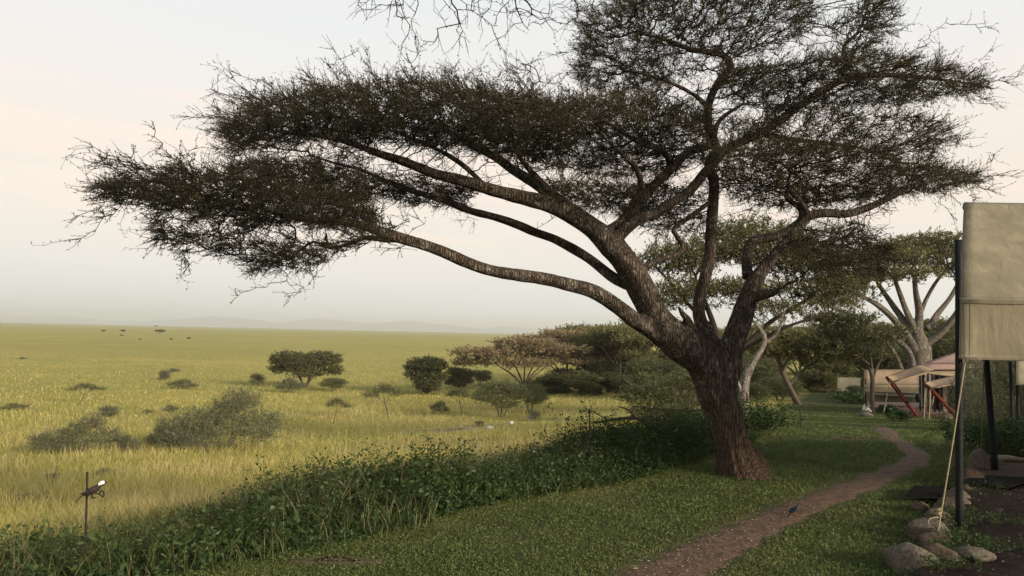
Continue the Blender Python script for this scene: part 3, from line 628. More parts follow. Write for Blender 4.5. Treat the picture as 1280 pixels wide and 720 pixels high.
# ================================================================== MAIN ACACIA
M['bark'] = bark_mat('acacia_bark', (.050, .038, .028), (.145, .112, .085), (.30, .27, .22), .565, 1.0, (.125, .078, .052))
M['twig'] = simple_mat('dark_twigs', (.022, .017, .013), (.050, .040, .030), 30, .95, 0)
M['acacia_leaf'] = leaf_mat('acacia_leaflets', (.040, .042, .016), (.105, .098, .036), .3, (.23, .20, .08), .9)
g = np.random.default_rng(31)
def limb(*p):   # (px, py, depth, radius in px)
    return [P(a, b, Y) for a, b, Y, r in p], [r / F * Y for a, b, Y, r in p]
base = G(925, 590); BY = base[1]
LIMBS = [
 limb((930, 606, 9.0, 46), (927, 592, 9.0, 33), (921, 570, 9.0, 28), (909, 530, 9.0, 26), (897, 492, 9.0, 27), (886, 465, 9.0, 28), (866, 442, 8.95, 27), (843, 424, 8.9, 24), (822, 398, 8.85, 20), (806, 370, 8.8, 19), (793, 345, 8.75, 18), (778, 322, 8.7, 18), (764, 306, 8.7, 18), (742, 288, 8.7, 14), (715, 273, 8.65, 12), (685, 258, 8.6, 11), (650, 245, 8.5, 10), (607, 234, 8.4, 8.5), (556, 222, 8.2, 7.5), (517, 208, 8.1, 6.5), (478, 195, 8, 5.5), (440, 180, 8, 4.5), (385, 168, 8, 3.2), (330, 163, 8, 2)),
 limb((903, 480, 9.0, 22), (908, 458, 9.0, 21), (917, 428, 9.0, 17), (926, 400, 9.0, 15), (936, 368, 9.0, 12), (944, 350, 9.0, 11), (958, 332, 9.0, 8), (975, 310, 8.9, 7), (992, 290, 8.85, 7), (1007, 272, 8.8, 7), (1030, 266, 8.75, 6), (1060, 266, 8.7, 5.5), (1092, 256, 8.6, 5), (1124, 241, 8.5, 4.2), (1158, 228, 8.4, 3), (1212, 219, 8.3, 1.5)),
 limb((898, 470, 9.0, 16), (893, 440, 9.05, 14), (880, 410, 9.1, 10), (876, 385, 9.15, 8.5), (881, 352, 9.2, 8), (887, 320, 9.25, 8), (888, 285, 9.35, 7.5), (890, 255, 9.5, 7.5), (892, 228, 9.6, 7), (886, 208, 9.7, 6.5), (896, 190, 9.7, 6), (888, 172, 9.7, 6), (884, 150, 9.6, 6), (886, 128, 9.5, 5.5), (898, 104, 9.4, 5.5), (914, 84, 9.3, 5), (905, 70, 9.2, 4.5), (878, 66, 9.1, 4), (850, 57, 9, 3.5), (822, 47, 8.9, 2.5), (790, 40, 8.8, 1.5)),
 limb((830, 428, 8.9, 12), (812, 412, 8.8, 12), (790, 398, 8.7, 11), (765, 380, 8.6, 10.5), (735, 362, 8.5, 9.5), (700, 352, 8.4, 9), (660, 346, 8.3, 8.5), (620, 338, 8.2, 8), (580, 326, 8.1, 8), (540, 312, 8.0, 7.5), (500, 298, 7.9, 8), (470, 288, 7.8, 7), (440, 280, 7.7, 5.5), (405, 277, 7.6, 4.5), (365, 272, 7.5, 4), (330, 262, 7.4, 3), (280, 250, 7.3, 2), (220, 240, 7.2, 1.3)),
 limb((800, 362, 8.8, 9), (772, 350, 8.9, 7.5), (745, 330, 9.1, 7), (719, 312, 9.2, 6.5), (695, 298, 9.3, 6), (665, 289, 9.4, 6), (635, 277, 9.5, 5.5), (587, 261, 9.6, 5), (548, 249, 9.7, 4.5), (517, 240, 9.8, 4), (490, 229, 9.9, 3.5), (455, 214, 10, 2.5), (420, 205, 10, 1.8)),
 limb((755, 298, 8.7, 14), (728, 272, 8.9, 10), (692, 246, 9.2, 8.5), (653, 220, 9.5, 7), (622, 197, 9.7, 6), (591, 181, 9.9, 4.5), (560, 163, 10, 3), (530, 148, 10, 2)),
 limb((752, 296, 8.7, 12), (778, 274, 8.9, 8), (800, 250, 9.2, 7), (820, 230, 9.5, 6.5), (842, 208, 9.7, 6.5), (862, 190, 9.9, 6), (888, 178, 10, 5), (900, 150, 10.1, 3), (930, 130, 10.2, 2)),
 limb((764, 304, 8.7, 10), (792, 280, 8.7, 7), (822, 262, 8.8, 6.5), (860, 238, 9, 6.5), (884, 212, 9.2, 6.5), (908, 186, 9.4, 6), (950, 167, 9.5, 6), (968, 154, 9.5, 6), (1005, 130, 9.4, 5.5), (1047, 104, 9.3, 5), (1078, 95, 9.2, 4), (1131, 95, 9.1, 3), (1184, 100, 9, 2), (1240, 110, 9, 1)),
 limb((797, 338, 8.8, 7), (820, 326, 8.8, 4), (845, 320, 8.9, 4.5), (855, 307, 8.9, 4), (842, 290, 9, 3.5), (862, 272, 9.2, 3.5), (886, 252, 9.4, 3)),
 limb((1053, 104, 9.3, 4), (1057, 82, 9.2, 3.5), (1053, 58, 9.1, 3), (1070, 42, 9, 2.5), (1084, 12, 8.9, 1.6), (1088, -10, 8.9, 1)),
 limb((930, 375, 9.0, 9), (948, 367, 8.9, 8), (966, 364, 8.8, 5), (975, 360, 8.75, 2)),
 limb((936, 345, 9.1, 8), (934, 322, 9.3, 7), (942, 302, 9.5, 6.5), (972, 296, 9.6, 6), (1000, 276, 9.8, 5), (1000, 262, 9.9, 4), (982, 245, 10.1, 3.5), (993, 230, 10.2, 3)),
 limb((868, 415, 8.9, 6), (858, 400, 8.8, 5.5), (852, 392, 8.75, 4), (848, 384, 8.7, 2)),
 limb((700, 252, 9.1, 5), (672, 222, 9.0, 4.5), (650, 196, 8.8, 3.5), (640, 165, 8.6, 2.5), (650, 140, 8.4, 1.5)),
 limb((780, 276, 8.9, 5), (800, 240, 8.8, 5), (798, 214, 8.7, 4), (775, 190, 8.5, 3), (750, 165, 8.3, 2)),
 limb((842, 208, 9.7, 5), (828, 188, 9.5, 4.5), (800, 178, 9.3, 3.5), (770, 160, 9.1, 2.5), (735, 140, 9, 1.5)),
 limb((890, 140, 9.5, 4), (868, 118, 9.4, 3), (830, 100, 9.3, 2.5), (780, 88, 9.2, 1.5)),
 limb((500, 300, 7.9, 5), (482, 300, 8.1, 4.5), (455, 297, 8.3, 3.5), (435, 305, 8.4, 3), (412, 310, 8.4, 2.5), (392, 302, 8.4, 2), (370, 318, 8.4, 2), (355, 330, 8.4, 1)),
 limb((478, 290, 7.8, 5), (440, 262, 8.0, 4), (400, 250, 8.2, 3.5), (350, 240, 8.3, 2.5), (290, 232, 8.4, 1.5)),
 limb((1012, 270, 8.8, 4), (1000, 250, 8.6, 3.5), (985, 232, 8.4, 3), (990, 215, 8.3, 2)),
 limb((950, 167, 9.5, 4), (985, 172, 9.4, 3.5), (1030, 178, 9.2, 3), (1080, 185, 9, 2), (1120, 195, 8.9, 1.3)),
 limb((607, 234, 8.4, 4), (570, 200, 8.6, 3.5), (530, 178, 8.8, 3), (480, 160, 9, 2), (430, 148, 9.2, 1.5)),
]
acacia = empty('acacia_tree', (base[0], base[1], base[2]), 'large leaning umbrella acacia spreading over the lawn edge in the foreground', 'tree')
off = np.array([base[0], base[1], base[2]])
tb = MB(); seeds = []; srad = []
for k, (pp, rr) in enumerate(LIMBS):
    p, r = resample(pp, rr, .08)
    # knobbly bends
    jx = np.stack([snoise(p[:, 0] * 3, p[:, 2] * 3, 1.4, 40 + k + 7 * a) for a in range(3)], 1) * np.minimum(r, .05)[:, None] * .7
    p = p + jx; tb.tube(p - off, r * (np.interp(p[:, 2], [0, .15, .6, 1.2, 2.2], [.86, .82, .82, .86, .93])), 14, wob=.10, seed=k)
    s0 = {0: int(len(p) * .5), 1: int(len(p) * .45), 2: int(len(p) * .35), 3: int(len(p) * .55), 4: int(len(p) * .35)}.get(k, int(len(p) * .3))
    if k in (10, 12): s0 = len(p) - 2
    seeds.append(p[s0:]); srad.append(r[s0:]); sid = (sid if k else []) + [k] * len(p[s0:])
# root flare
for a, L2 in ((-2.9, .30), (-1.9, .22), (-.4, .36), (.8, .26), (2.2, .28)):
    c0 = base + np.array([0, 0, .28]); e = base + np.array([math.cos(a) * L2, math.sin(a) * L2, -.06])
    pp = [c0 - np.array([0, 0, -.1]) + np.array([-.03, 0, 0]), c0 * .45 + e * .55 + np.array([0, 0, .05]), e]; p, r = resample(pp, [.11, .10, .05], .06); tb.tube(p - off, r, 10, seed=3)
trunk = tb.build('trunk', M['bark'], acacia, True)
rm = trunk.modifiers.new('r', 'REMESH'); rm.mode = 'VOXEL'; rm.voxel_size = .016; rm.use_smooth_shade = True
dg = bpy.context.evaluated_depsgraph_get(); me = bpy.data.meshes.new_from_object(trunk.evaluated_get(dg)); trunk.modifiers.clear(); trunk.data = me
nv = len(me.vertices); co = np.empty(nv * 3, np.float32); me.vertices.foreach_get('co', co); co = co.reshape(-1, 3).astype(float)
nr_ = np.empty(nv * 3, np.float32); me.vertex_normals.foreach_get('vector', nr_); nr_ = nr_.reshape(-1, 3)
# fluted bark, strongest low on the trunk
ang = np.arctan2(co[:, 1], co[:, 0] + .35 * co[:, 2]); lowf = np.clip(1.6 - co[:, 2] / 1.4, .2, 1)
rid = np.abs(np.sin(ang * 9 + 2.2 * snoise(co[:, 0] * 2, co[:, 2] * 2, 2.0, 3) + co[:, 2] * 1.5)) ** .6
small = snoise(co[:, 0] * 14 + co[:, 1] * 9, co[:, 2] * 6, 1.4, 5)
co += nr_ * (((rid - .7) * .028 * lowf * (co[:, 2] < 1.9)) + small * .004)[:, None]
me.vertices.foreach_set('co', co.astype(np.float32).ravel()); me.update()
if not me.materials: me.materials.append(M['bark'])
me.polygons.foreach_set('use_smooth', np.ones(len(me.polygons), bool))
print('trunk verts', nv)

def inpoly(P_, x, y):
    P_ = np.array(P_, float); r = np.zeros(len(x), bool); j = len(P_) - 1
    for i in range(len(P_)):
        r ^= ((P_[i, 1] > y) != (P_[j, 1] > y)) & (x < (P_[j, 0] - P_[i, 0]) * (y - P_[i, 1]) / (P_[j, 1] - P_[i, 1] + 1e-12) + P_[i, 0]); j = i
    return r
def pad_att(poly, z, th, n_, g, ymin=6.4, ymax=12.5):
    """points of one flat leaf layer: pick rays inside the layer outline, meet them with the layer's height"""
    poly = np.array(poly, float); out = []
    x = g.uniform(poly[:, 0].min(), poly[:, 0].max(), n_ * 5); y = g.uniform(poly[:, 1].min(), poly[:, 1].max(), n_ * 5)
    k = inpoly(poly, x, y); x, y = x[k][:n_], y[k][:n_]
    D = fw * F + (x - 640)[:, None] * rt + (360 - y)[:, None] * up; D /= D[:, 1:2]
    zz = z + g.normal(0, th, len(x)); Yd = (zz - CAMZ) / np.maximum(D[:, 2], .02); Yd = np.clip(Yd, ymin, ymax) + g.normal(0, .35, len(x))
    return CAM + D * Yd[:, None]
PADS = [
 pad_att([(112, 240), (150, 222), (230, 212), (330, 224), (430, 243), (480, 268), (470, 288), (380, 280), (300, 282), (230, 266), (180, 252), (130, 252)], 2.78, .07, 1500, g, 6.6, 10),
 pad_att([(180, 285), (260, 290), (330, 302), (400, 305), (450, 300), (420, 325), (360, 345), (320, 342), (300, 322), (235, 315), (190, 300)], 2.45, .06, 190, g, 6.8, 10),
 pad_att([(275, 165), (330, 125), (420, 110), (520, 100), (600, 110), (700, 128), (740, 150), (720, 185), (660, 200), (580, 185), (500, 180), (400, 175), (300, 190)], 4.05, .12, 3000, g, 7, 12),
 pad_att([(290, 200), (400, 205), (520, 225), (600, 235), (590, 255), (540, 258), (470, 250), (440, 262), (370, 235), (290, 215)], 3.5, .12, 560, g, 7.3, 12),
 pad_att([(600, 120), (700, 125), (800, 118), (890, 150), (900, 190), (840, 215), (780, 225), (720, 215), (660, 200), (610, 170)], 4.3, .15, 1900, g, 7.5, 12.5),
 pad_att([(690, 225), (780, 232), (860, 235), (880, 250), (840, 268), (760, 262), (700, 248)], 3.5, .12, 330, g, 7.5, 12),
 pad_att([(715, 100), (735, 20), (780, -10), (860, -30), (960, -20), (1010, 10), (1000, 50), (930, 70), (860, 100), (780, 120)], 5.5, .2, 1350, g, 7.8, 11.5),
 pad_att([(900, 85), (1000, 75), (1060, 62), (1120, 72), (1180, 78), (1245, 105), (1190, 122), (1120, 128), (1040, 138), (950, 140), (900, 120)], 4.75, .14, 1250, g, 7.5, 11.5),
 pad_att([(1030, 30), (1060, 10), (1110, -10), (1120, 40), (1090, 60), (1050, 60)], 5.3, .12, 120, g, 7.5, 11),
 pad_att([(900, 150), (1000, 142), (1100, 140), (1180, 150), (1200, 175), (1150, 200), (1050, 190), (930, 185)], 4.25, .16, 420, g, 7.5, 12),
 pad_att([(900, 180), (1000, 178), (1090, 188), (1140, 200), (1190, 208), (1240, 222), (1180, 240), (1120, 245), (1060, 255), (1000, 262), (930, 255), (890, 230)], 3.75, .13, 1600, g, 7.2, 12),
 pad_att([(990, 290), (1070, 285), (1115, 310), (1105, 342), (1050, 350), (1010, 335), (980, 305)], 2.75, .12, 480, g, 7.5, 11),
 pad_att([(760, 262), (850, 262), (900, 275), (890, 298), (830, 290), (780, 288)], 3.2, .1, 110, g, 7.8, 11),
]
from mathutils.kdtree import KDTree
core = np.concatenate(PADS); kd = KDTree(len(core))
for q_, p_ in enumerate(core): kd.insert(p_, q_)
kd.balance()
for q_, p_ in enumerate(PADS):
    c_ = p_.mean(0); sel = g.uniform(size=len(p_)) < (.13 if q_ in (0, 6, 7, 9, 10) else .09); e_ = c_ + (p_[sel] - c_) * np.array([1.0, 1.0, 1.0]) * g.uniform(1.05, 1.28, (sel.sum(), 1)); e_[:, 2] += g.normal(.0, .22, len(e_))
    nn_ = np.array([kd.find(x_)[2] for x_ in e_]); PADS[q_] = np.concatenate([p_, e_[nn_ > .16]])
NA = sum(len(p) for p in PADS[:9]); NB = sum(len(p) for p in PADS[9:12]); att = np.concatenate(PADS)
S = np.concatenate(seeds); SR = np.concatenate(srad)
ZS = np.array([1, 1, 1.9])
sid = np.array(sid); nS = len(S)
Bl = np.isin(sid, [1, 10, 11, 19, 20]); AB = np.concatenate([np.zeros(NA, bool), np.ones(NB, bool), np.zeros(len(att) - NA - NB, bool)])
pts = S * ZS; par = np.full(nS, -1)
for sel, am in ((~Bl, ~AB), (Bl, AB)):
    ix = np.flatnonzero(sel); p_, q_ = colonize(S[ix] * ZS, att[am] * ZS, .10, .115, iters=260, jit=.34, g=g); nn = len(ix); m_ = q_[nn:]
    base_n = len(pts); par = np.append(par, np.where(m_ < nn, ix[np.minimum(m_, nn - 1)], m_ - nn + base_n)); pts = np.concatenate([pts, p_[nn:]])
pts = pts / ZS; r, tips = pipe(par, nS, .0030, 2.35)
i = np.arange(nS, len(pts)); a = par[i]
print('main nodes', len(pts))
rcap = np.where(a < nS, SR[np.minimum(a, nS - 1)] * .8, 1); r2 = r.copy(); r2[:nS] = SR
ra = np.where(a >= nS, r[a], np.minimum(r[i], rcap)); ra = np.minimum(ra, .045); rb = np.minimum(r[i], .045)
wb = MB(); lb = MB(); thick = ra > .011
wb.segs(pts[a[thick]] - off, pts[i[thick]] - off, ra[thick], rb[thick], 6); wb.segs(pts[a[~thick]] - off, pts[i[~thick]] - off, ra[~thick], rb[~thick], 4)
dr = pts[i] - pts[a]; dr /= np.linalg.norm(dr, axis=1, keepdims=True) + 1e-9
fine = rb < .0085
ctr = P(860, 300, 9.0); rad_ = pts[i] - ctr; rad_[:, 2] *= .15; rad_ /= np.linalg.norm(rad_, axis=1, keepdims=True) + 1e-9
fr = np.array([kd.find(x_)[2] > .20 for x_ in pts[i]]); rightc = (pts[i][:, 0] > ctr[0] + .2); out_f = fine & fr; fine = fine & ~fr
sprigs(wb, lb, pts[i[out_f]] - off, dr[out_f], rb[out_f], 1, (.05, .20), .018, .008, 4, g, .05, .0020, out=rad_[out_f] * .4, spread=.5)
ff = fine & (~rightc | (g.uniform(size=len(i)) < .72))
sprigs(wb, lb, pts[i[ff]] - off, dr[ff], rb[ff], 4, (.08, .26), .022, .009, 7, g, .10, .0022, out=rad_[ff] * .55, spread=.38)
tp = tips[i]
sprigs(wb, lb, pts[i[tp]] - off, dr[tp] * 1.6, rb[tp], 3, (.08, .24), .018, .008, 7, g, .06, .0020, out=rad_[tp] * .5, spread=.5)
for _k in range(2):
    t2 = tp & (g.uniform(size=len(i)) < .26); p0 = pts[i[t2]] - off; d0 = rad_[t2] * .7 + dr[t2] * .5 + g.normal(size=p0.shape) * .42 + np.array([0, 0, .22 * _k]); d0 /= np.linalg.norm(d0, axis=1, keepdims=True)
    for q_ in range(5):
        p1 = p0 + d0 * g.uniform(.05, .09, (len(p0), 1)); wb.segs(p0, p1, np.full(len(p0), .0030 - .0004 * q_), np.full(len(p0), .0026 - .0004 * q_), 3)
        sprigs(wb, lb, p1, d0, np.ones(len(p0)), 1, (.02, .06), .016, .007, 3, g, .1, .0013); p0 = p1; d0 = d0 + g.normal(size=p0.shape) * .28; d0[:, 2] += .04; d0 /= np.linalg.norm(d0, axis=1, keepdims=True)
wb.build('branches', M['twig'], acacia); lb.build('foliage', M['acacia_leaf'], acacia)
print('sprigs nodes', fine.sum(), tp.sum())

# ================================================================== OVERHANGING TREE (stands behind the viewpoint)
g = np.random.default_rng(41)
lim2 = [([(2.6, -4.0, -.1), (2.4, -3.6, 1.2), (2.0, -2.8, 2.6), (1.4, -1.4, 3.7), (.8, .8, 4.5), (.3, 3.0, 4.9), (-.1, 4.6, 4.9), (-.6, 6.2, 4.9)], [.34, .27, .24, .18, .12, .08, .05, .02]),
        ([(2.1, -3.0, 2.4), (3.4, -2.0, 3.8), (4.4, .2, 4.9), (4.6, 2.0, 5.3)], [.2, .15, .10, .05]),
        ([(2.1, -3.0, 2.4), (.2, -2.8, 4.0), (-2.2, -1.6, 4.9), (-3.6, 0, 5.1)], [.19, .14, .09, .05]),
        ([(2.2, -3.2, 2.2), (3.6, -4.4, 4.0), (5.6, -5.0, 5.0)], [.2, .14, .07])]
att = pads([(1.0, 0, 5.4, 4.2, 3.4, .35, 1300), (4.6, 0, 5.6, 3.0, 3.2, .4, 900), (-2.6, -1, 5.3, 2.6, 2.6, .3, 700), (4.5, -5, 5.5, 3.0, 2.5, .4, 700), (0, -5, 5.3, 3, 2, .4, 500)], g)  # leafy crown above the view, unseen, included to shade the foreground
hang = []
for px, py in [(470, 20), (500, 30), (470, 5), (520, 45), (560, 30), (545, 55), (580, 25), (610, 40), (640, 20), (665, 18), (690, 30), (710, 20), (745, 12), (600, 5), (560, 8), (520, 10), (625, 60), (650, 5), (580, 50), (735, 25), (690, 5), (500, 8), (455, 10), (670, 40), (628, 35), (596, 18)]:
    for _ in range(2): hang.append(P(px + g.normal(0, 6), py - abs(g.normal(0, 8)), 5.6 + g.normal(0, .35)))
hang += [P(g.uniform(440, 780), g.uniform(-60, 0), 5.5 + g.normal(0, .4)) for _ in range(60)]
over = gen_tree('overhanging_acacia', lim2, att, (M['bark'], M['acacia_leaf'], M['twig']), g, step=.2, kill=.2, tip=.005, nspr=3, L=(.12, .35), leaf=(.07, .03), nleaf=5)
tag(over, 'acacia overhead whose bare thorny twigs dangle into the top of the view', 'tree')
pts, par = colonize([np.array(p) for p in resample(*lim2[0], .15)[0][-18:]], hang, .07, .07, jit=.28, g=g)
n0 = 18; r, tips = pipe(par, n0, .0028); i = np.arange(n0, len(pts)); a = par[i]; wb = MB(); lb = MB()
wb.segs(pts[a], pts[i], np.minimum(r[i] * 1.05, .02), np.minimum(r[i], .02), 4); dr = pts[i] - pts[a]; dr /= np.linalg.norm(dr, axis=1, keepdims=True) + 1e-9
low = pts[i][:, 2] < 9
sprigs(wb, lb, pts[i], dr, r[i], 1, (.02, .09), .014, .007, 2, g, -.05, .0018); sprigs(wb, lb, pts[i[tips[i]]], dr[tips[i]] * 2, r[i], 2, (.1, .25), .014, .007, 3, g, -.2, .0018)
wb.build('hanging_twigs', M['twig'], over); lb.build('buds', M['acacia_leaf'], over)

#<<MORE
# ================================================================== BACKGROUND TREES
M['bark_grey'] = bark_mat('pale_grey_bark', (.13, .11, .085), (.24, .21, .165), (.42, .39, .33), .56, .8)
M['bark_dead'] = bark_mat('lichen_bark', (.12, .095, .075), (.26, .22, .18), (.50, .47, .41), .50, 1.3)
M['twig_grey'] = simple_mat('grey_green_twigs', (.09, .085, .060), (.17, .16, .115), 6, .95, 0)
M['bark_far'] = simple_mat('distant_bark', (.06, .048, .036), (.13, .105, .08), 3, .95, 0)
M['lf_olive'] = leaf_mat('olive_leaflets', (.085, .090, .030), (.215, .200, .068), .32, (.38, .33, .14), .4)
M['lf_gold'] = leaf_mat('golden_olive_leaflets', (.10, .10, .035), (.24, .215, .075), .3, (.40, .34, .14), .4)
M['lf_tan'] = leaf_mat('warm_lit_leaflets', (.13, .105, .050), (.38, .285, .155), .3, (.58, .45, .26), .5)  # warm light on the crowns is put into this leaf colour
M['lf_dark'] = leaf_mat('dark_green_leaflets', (.055, .066, .026), (.125, .130, .050), .28, (.23, .215, .09), .5)
M['lf_for'] = leaf_mat('woodland_leaflets', (.070, .080, .027), (.165, .168, .058), .35, (.30, .27, .11), .5)
M['lf_green'] = leaf_mat('fresh_green_leaflets', (.075, .095, .034), (.165, .185, .068), .3, (.16, .17, .055), .5)
M['lf_grey'] = leaf_mat('grey_green_leaflets', (.060, .070, .034), (.19, .205, .098), .3, (.40, .40, .24), .6)

def bnd(o):
    mn = np.full(3, 1e9); mx = -mn
    for c_ in o.children:
        v = np.empty(len(c_.data.vertices) * 3, np.float32)
        if not len(v): continue
        c_.data.vertices.foreach_get('co', v); v = v.reshape(-1, 3); mn = np.minimum(mn, np.percentile(v, .5, axis=0)); mx = np.maximum(mx, np.percentile(v, 99.5, axis=0))
    return mn, mx
def put(proto, px, py, wpx, hpx, label, cat='tree', group=None, rz=0., Y=None, dz=0):
    if Y is None: p = G(px, py)
    else: x_ = P(px, py, Y)[0]; p = np.array([x_, Y, float(H(x_, Y))])
    mn, mx = proto['_b'] if isinstance(proto, dict) else (None, None)
    o = proto['o']
    if proto['n']: o = copy_tree(o)
    proto['n'] += 1
    sxy = wpx / F * p[1] / ((mx[0] - mn[0] + mx[1] - mn[1]) / 2); sz = hpx / F * p[1] / mx[2]
    o.location = (p[0], p[1], p[2] - .04 + dz); o.rotation_euler = (0, 0, rz); o.scale = (sxy, sxy, sz)
    return tag(o, label, cat, group)
def proto(o): return {'o': o, 'n': 0, '_b': bnd(o)}
def fan(nst, h, spread, r, g, lean=0., base=.1):
    out = []
    for k in range(nst):
        a = 2 * math.pi * (k + g.uniform(-.3, .3)) / nst; s = spread * g.uniform(.5, 1); x0, y0 = base * math.cos(a), base * math.sin(a)
        out.append(([(x0, y0, -.1), (x0 + math.cos(a) * s * .25 + lean * .3, y0 + math.sin(a) * s * .25, h * .35), (math.cos(a) * s * .65 + lean * .7, math.sin(a) * s * .65, h * .68), (math.cos(a) * s + lean, math.sin(a) * s, h * g.uniform(.85, 1))], [r, r * .75, r * .5, r * .25]))
    return out
def trunk_fork(h0, r0_, lims, lean=0.):
    out = [([(0, 0, -.15), (lean * .3, .02, h0 * .5), (lean, .05, h0)], [r0_ * 1.15, r0_ * .9, r0_ * .85])]
    for (x_, y_, z_) in lims:
        out.append(([(lean, .05, h0 * .92), (lean + (x_ - lean) * .3, y_ * .3, h0 + (z_ - h0) * .45), (x_ * .75, y_ * .75, h0 + (z_ - h0) * .85), (x_, y_, z_)], [r0_ * .6, r0_ * .45, r0_ * .28, r0_ * .12]))
    return out
def mk(seed, name, limbs, specs, leafm, step=.3, kill=.3, leaf=(.15, .08), nleaf=5, nspr=2, L=(.2, .5), tip=.012, bark='bark_far', jit=.3, sides=7, tw=.01, leafless=0):
    g = np.random.default_rng(seed); return proto(gen_tree(name, limbs, pads(specs, g), (M[bark], M[leafm], M[bark] if bark != 'bark' else M['twig']), g, step=step, kill=kill, tip=tip, nspr=nspr, L=L, leaf=leaf, nleaf=nleaf, jit=jit, sides=sides, tw=tw, leafless=leafless))
g = np.random.default_rng(55)
A_round = mk(61, 'round_acacia', fan(6, 3.4, 2.3, .085, g), [(-1.5, 0, 3.5, 1.8, 1.7, 1.1, 480), (1.5, .3, 3.6, 1.8, 1.8, 1.0, 480), (0, 0, 3.2, 2.0, 2.0, 1.0, 400), (2.4, -.5, 2.3, .9, 1.0, .7, 150), (-2.3, .4, 2.3, .9, 1.0, .7, 150), (0, -1, 1.9, 1.6, 1.2, .7, 180)], 'lf_dark', step=.26, kill=.24, leaf=(.15, .08), nleaf=7, nspr=3, L=(.25, .6))
A_full = mk(81, 'round_acacia', fan(7, 3.2, 1.9, .07, g), [(-.9, 0, 3.6, 1.5, 1.5, 1.0, 380), (1.0, .3, 3.3, 1.6, 1.6, 1.1, 380), (0, 0, 2.2, 2.3, 2.0, 1.1, 460), (1.6, -.3, 1.6, 1.0, 1.0, .8, 180), (-1.6, .4, 1.3, 1.0, 1.0, .8, 180), (0, 0, .8, 1.3, 1.2, .6, 200)], 'lf_dark', step=.26, kill=.24, leaf=(.15, .08), nleaf=7, nspr=3, L=(.25, .6))
A_tan = mk(62, 'umbrella_acacia', trunk_fork(.7, .13, [(-3.8, 0, 3.9), (3.8, .5, 4.2), (-1.5, 2, 4.6), (1.2, -2, 4.7), (2.4, 2.4, 3.3), (-2.6, -2, 3.1), (0, 0, 4.9)]), [(-2.6, 0, 4.1, 3.0, 2.6, .36, 600), (2.2, 0, 4.6, 3.3, 2.8, .38, 660), (0, 0, 5.2, 2.6, 2.4, .28, 420), (-3.6, .6, 3.1, 1.9, 1.5, .35, 280), (3.9, -.4, 3.3, 1.9, 1.5, .35, 280), (0, -1, 3.2, 2.2, 1.6, .4, 260)], 'lf_tan', step=.30, kill=.28, leaf=(.18, .08), nleaf=6, nspr=3, L=(.25, .7))
A_umb = mk(63, 'umbrella_acacia', trunk_fork(1.0, .15, [(-3.4, .5, 4.3), (3.4, 0, 4.3), (1.0, 2.4, 5.0), (-1.2, -2.2, 5.1), (0, 0, 5.3), (2.6, -2, 3.5)]), [(-2.4, 0, 4.7, 2.8, 2.6, .36, 600), (2.4, 0, 4.6, 2.9, 2.6, .40, 600), (.2, .2, 5.5, 2.6, 2.4, .32, 480), (3.2, -1, 3.5, 1.9, 1.6, .4, 280), (-3, 1, 3.3, 1.8, 1.5, .4, 260), (0, -1.4, 3.4, 2.2, 1.4, .4, 260)], 'lf_olive', step=.30, kill=.28, leaf=(.18, .08), nleaf=7, nspr=3, L=(.25, .7))
A_for = mk(64, 'dense_tree', fan(5, 4.6, 2.0, .10, g), [(0, 0, 4.6, 2.5, 2.5, 1.2, 560), (-1.7, .4, 3.4, 1.8, 1.8, 1.1, 380), (1.8, 0, 3.1, 1.8, 1.8, 1.1, 380), (0, -.8, 1.8, 2.5, 2.0, 1.1, 420), (.6, .5, 5.9, 1.4, 1.4, .5, 170), (0, -1, .8, 2.4, 1.6, .7, 300)], 'lf_for', step=.32, kill=.30, leaf=(.18, .09), nleaf=9, nspr=3, L=(.3, .7))
A_grn = mk(65, 'leafy_tree', fan(4, 2.4, 1.2, .04, g), [(0, 0, 2.6, 1.5, 1.4, .6, 300), (-.9, .2, 2.0, 1.0, 1.0, .6, 190), (1.0, 0, 1.8, 1.0, 1.0, .6, 190), (0, 0, 1.2, 1.4, 1.2, .7, 260)], 'lf_green', step=.18, kill=.17, leaf=(.085, .045), nleaf=7, nspr=3, L=(.15, .45))
A_bush = mk(66, 'thorn_shrub', fan(12, 1.5, 1.6, .022, g, base=.45), [(.1, 0, 1.0, 1.1, 1.3, .65, 260), (.9, 0, 1.7, .75, .7, .42, 150), (.2, .3, 1.5, .5, .6, .3, 60), (-1.2, .2, .55, .9, 1.0, .45, 150), (1.6, 0, .7, .8, .9, .5, 140), (2.1, .2, 1.15, .35, .4, .2, 40), (-.2, -.6, .4, 1.5, .8, .4, 120), (-1.8, 0, .9, .35, .4, .18, 36), (-.7, .2, 1.15, .4, .5, .22, 50)], 'lf_grey', step=.13, kill=.13, leaf=(.050, .026), nleaf=8, nspr=3, L=(.15, .55), tip=.003, tw=.005, bark='twig_grey')
A_low = mk(67, 'low_bush', fan(8, 1.0, .8, .02, g, base=.25), [(0, 0, .95, .6, .7, .35, 130), (.6, .1, .7, .55, .5, .3, 80), (-.55, 0, .55, .6, .6, .3, 90), (.1, 0, .4, .8, .6, .3, 70), (-.3, .2, 1.15, .25, .3, .12, 24)], 'lf_grey', step=.13, kill=.12, leaf=(.07, .035), nleaf=6, nspr=3, L=(.15, .5), tip=.004, tw=.006, bark='twig_grey')
